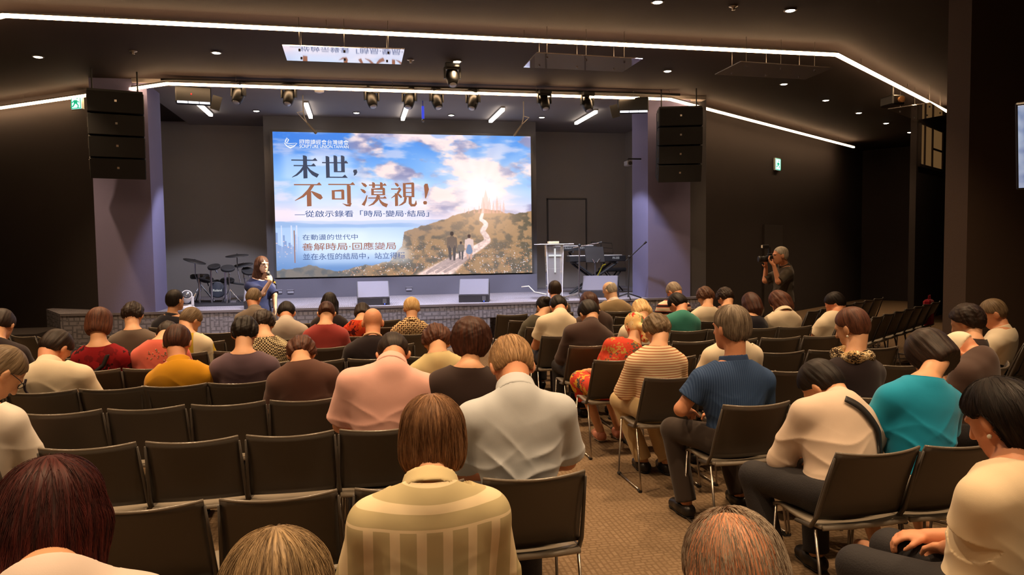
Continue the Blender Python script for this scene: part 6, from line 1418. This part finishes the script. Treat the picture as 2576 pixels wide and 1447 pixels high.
PH = person('photographer with short grey hair in a dark olive shirt aiming a camera with a flash', px0, py0, yp, at_y(1976, 668, 9.72), at_y(1963, 624, 9.68)-np.array([0, 0, 0.10]), sw=0.42, skin='r', hair=('crop', 'silver'), shirt=cloth('dark_olive_shirt', '#4a4238'), sleeve='elbow', collar=True,
    h=0.0095, standing=0.92, tuck=0.06, hands=True, face=True, pitch=0.05, fold=0.004,
    armL=(tl2(1958, 708, 9.5), tl2(1947, 668, 9.52), (unit(tl2(1936, 657, 9.55)-tl2(1947, 668, 9.52)), np.array([0, 0.3, 1.0]), 0.5)),
    armR=(tl2(1925, 706, 9.86), tl2(1927, 672, 9.86), (unit(tl2(1926, 655, 9.8)-tl2(1927, 672, 9.86)), np.array([0, 0.6, 0.6]), 0.6)))
cm = at_y(1936, 651, 9.68); ko = tag(empty('photo_camera', tuple(cm), yp), 'black camera with a tilted flash held up by the photographer', 'camera')
MB().box((-0.07, -0.03, -0.05), (0.07, 0.04, 0.05), bev=0.012).box((-0.03, -0.03, 0.045), (0.03, 0.03, 0.08), bev=0.01).build('camera_body', M_blk, ko)
MB().lathe([(0.042, 0.0), (0.044, 0.05), (0.040, 0.09), (0.046, 0.10), (0.046, 0.125), (0.030, 0.127)], 20, Matrix.Translation((0, 0.04, -0.005)) @ Matrix.Rotation(-PI/2, 4, 'X')).build('lens', M_blk, ko, True)
MB().tube([(0, 0, 0.08), (0, 0.0, 0.17)], 0.022, 12).box((-0.032, -0.022, 0.15), (0.032, 0.07, 0.205), Matrix.Translation((0, 0.04, 0.0)), 0.008).build('flash', M_blk, ko)
MB().box((-0.028, 0.112, 0.158), (0.028, 0.116, 0.198)).build('flash_window', mat('pale_flash_window', '#e8dcc0', rough=0.2), ko)

# ---- worn things
glasses(P1); glasses(P39)
ribbon('cord', P2, [P2.c7+P2.rt*-0.10-P2.sp*0.03-P2.fw*0.12, P2.at(0.72, -0.1, -0.11), P2.at(0.45, -0.1, -0.02), P2.at(0.2, -0.1, 0.06)], 0.016, mat('dark_cord', '#2e2434', rough=0.7))
ribbon('bag_strap', P4, [P4.c7+P4.rt*0.10-P4.sp*0.04-P4.fw*0.12, P4.at(0.7, -0.1, 0.05), P4.at(0.45, -0.1, -0.06), P4.at(0.25, -0.1, -0.12)], 0.03, mat('black_strap', '#1c1718', rough=0.6))
ribbon('bag_strap', P29, [P29.c7+P29.rt*-0.075-P29.sp*0.02-P29.fw*0.10, P29.at(0.88, -0.15, 0.02), P29.at(0.68, -0.12, 0.11), P29.at(0.4, -0.1, 0.17), P29.at(0.15, -0.08, 0.19)], 0.038, mat('black_strap', '#1c1718', rough=0.6))
wear(P34, 'cap', [('e', (0, -0.008, 0.028), (0.086, 0.105, 0.096)), ('e', (0, 0.115, 0.022), (0.072, 0.065, 0.007))], [lambda u: 0.006+0.10*np.maximum(-u[1]-0.02, 0)-u[2]], cloth('cream_cap_cotton', '#eadfc4'))
wear(P37, 'head_scarf', [('e', (0, -0.010, 0.022), (0.086, 0.104, 0.100)), ('e', (0, -0.045, -0.03), (0.070, 0.062, 0.07)), ('c', (0, -0.10, -0.05), (0, -0.13, -0.08), 0.022, 0.026), ('c', (0.01, -0.12, -0.07), None, 0.022, 0.035, (0.02, -0.02, -0.10))], [lambda u: (1-np.sqrt((u[0]/0.07)**2+((u[1]-0.12)/0.085)**2+((u[2]+0.045)/0.09)**2))*0.06],
     pattern('floral_scarf_print', 'floral', '#e8c486', '#ecd2a0', 17, '#d0342c', c4='#7a8a5a'))
ring(P31, 'scarf', P31.c7+P31.sp*0.005+P31.fw*0.02, P31.sp+0.3*P31.fw*0, 0.088, 0.034, pattern('leopard_print', 'spots', '#2a1c12', '#b89868', 27, '#ecd8b0', p1=0.42), 22, 0.08)
ring(P17, 'neck_trim', P17.c7-P17.sp*0.006+P17.fw*0.012, unit(P17.hc-P17.c7), 0.083, 0.009, cloth('pale_trim', '#d8a880'), 22)
sq = MB(); r_ = random.Random(3); kd = KDTree(len(P8.sV)); [kd.insert(v, i) for i, v in enumerate(P8.sV)]; kd.balance()
for k in range(26):
    t = r_.uniform(0.72, 0.96); p, i, _d = kd.find(P8.at(t, -0.16, r_.uniform(-0.08, 0.10))); sq.sphere(tuple(p), 0.006, 6, 4)
sq.build('sequins', mat('shiny_sequin', '#f4e4c8', rough=0.1, metal=0.9), P8.body, True)
MB().sphere(tuple(P51.H(0.012, -0.108, 0.012)), 0.018, 10, 7).build('hair_tie', mat('red_hair_tie', '#c02020', rough=0.6), P51.body, True)
MB().sphere(tuple(P31.H(-0.086, 0.0, -0.06)), 0.008, 8, 6).build('earring', mat('pearl', '#f2ead8', rough=0.2), P31.body, True)
MB().sphere(tuple(P28.H(-0.086, 0.0, -0.06)), 0.008, 8, 6).build('earring', mat('pearl', '#f2ead8', rough=0.2), P28.body, True)
for P in PEOPLE:
    if P not in (SPK, PH): P.body['group'] = 'people seated in the audience'

# ------------------------------------------------------------------ empty chairs
ordn = ['first', 'second', 'third', 'fourth', 'fifth', 'sixth', 'seventh', 'eighth', 'ninth', 'tenth', 'eleventh', 'twelfth']
def fill(side, row, xs):
    R = (ROWS_L if side == 'L' else ROWS_R)[row]; k = 0
    where = {'L': 'left', 'R': 'right'}[side]; rn = 'ABCDEFGHI'.index(row)
    rowname = ['nearest row', 'second nearest row', 'third nearest row', 'fourth nearest row', 'fifth nearest row', 'fourth row from the front', 'third row from the front', 'second row from the front', 'front row'][rn]
    for x in xs:
        if not free(x, R+SEAT): continue
        place(x, R+SEAT, rs.uniform(-0.02, 0.02), f'empty charcoal chair, {ordn[k]} empty one from left, {rowname}, {where} block'); k += 1
fill('L', 'A', [-1.24, -0.783, -0.311, 0.17]); fill('L', 'B', [-2.17, -1.266, -0.808, -0.345]); fill('L', 'C', [-2.14, -1.68, -1.23, -0.78, 0.12])
fill('L', 'D', [-2.5, -1.62, -0.36, 0.10, 0.55]); fill('L', 'E', [-2.48, -1.18, -0.34, 0.56]); 
for r in 'FGHI': fill('L', r, [-2.45+0.456*i for i in range(7)])
fill('R', 'A', [3.11]); fill('R', 'B', [2.655, 3.42]); fill('R', 'C', [3.05, 3.5, 3.95]); fill('R', 'D', [2.46, 2.91, 3.45, 3.91, 4.36]); fill('R', 'E', [3.07, 3.52, 3.98, 4.43])
for r in 'FGHI': fill('R', r, [2.0+0.456*i for i in range(7)])
ar = math.atan2(u_r[1], u_r[0])
def wing(x, y, n, u, ang, label):
    f = np.array([-math.sin(ang), math.cos(ang)])
    for i in range(n):
        p = np.array([x, y])+u*0.456*i+f*SEAT
        if free(*p): place(float(p[0]), float(p[1]), ang, label.format(ordn[i]))
wing(5.98, 8.76, 7, u_r, ar, 'empty charcoal chair, {} from the aisle in the farther slanting row at right')
wing(6.24, 7.85, 7, u_r, ar, 'empty charcoal chair, {} from the aisle in the nearer slanting row at right')
al = math.atan2(-u_l[1], -u_l[0])
wing(-3.25, 8.62, 4, u_l, al, 'empty charcoal chair, {} from the aisle in the farther slanting row at left')
wing(-3.45, 7.55, 3, u_l, al, 'empty charcoal chair, {} from the aisle in the nearer slanting row at left')
p = at_z(2353, 768, 0.76); o = tag(empty('bag', (float(p[0]), float(p[1])+0.12, 0.44), ar), 'small red bag standing on the last chair of the nearer slanting right row', 'bag')
MB().box((-0.1, -0.05, 0.0), (0.1, 0.07, 0.40), bev=0.03).build('bag_body', cloth('red_canvas', '#b02030'), o); MB().tube([(-0.05, 0.0, 0.40), (-0.04, 0.0, 0.46), (0.04, 0.0, 0.46), (0.05, 0.0, 0.40)], 0.008, 8).build('handle', cloth('red_canvas', '#b02030'), o)
o = tag(MB().box((-0.10, -0.07, 0), (0.10, 0.07, 0.004), Matrix.Rotation(0.4, 4, 'Z')).build('leaflet', mat('yellow_paper', '#e2c84a', rough=0.8), None, False, (2.66, 4.0, 0.462)), 'yellow leaflet lying on the empty chair right of the navy polo man', 'leaflet')
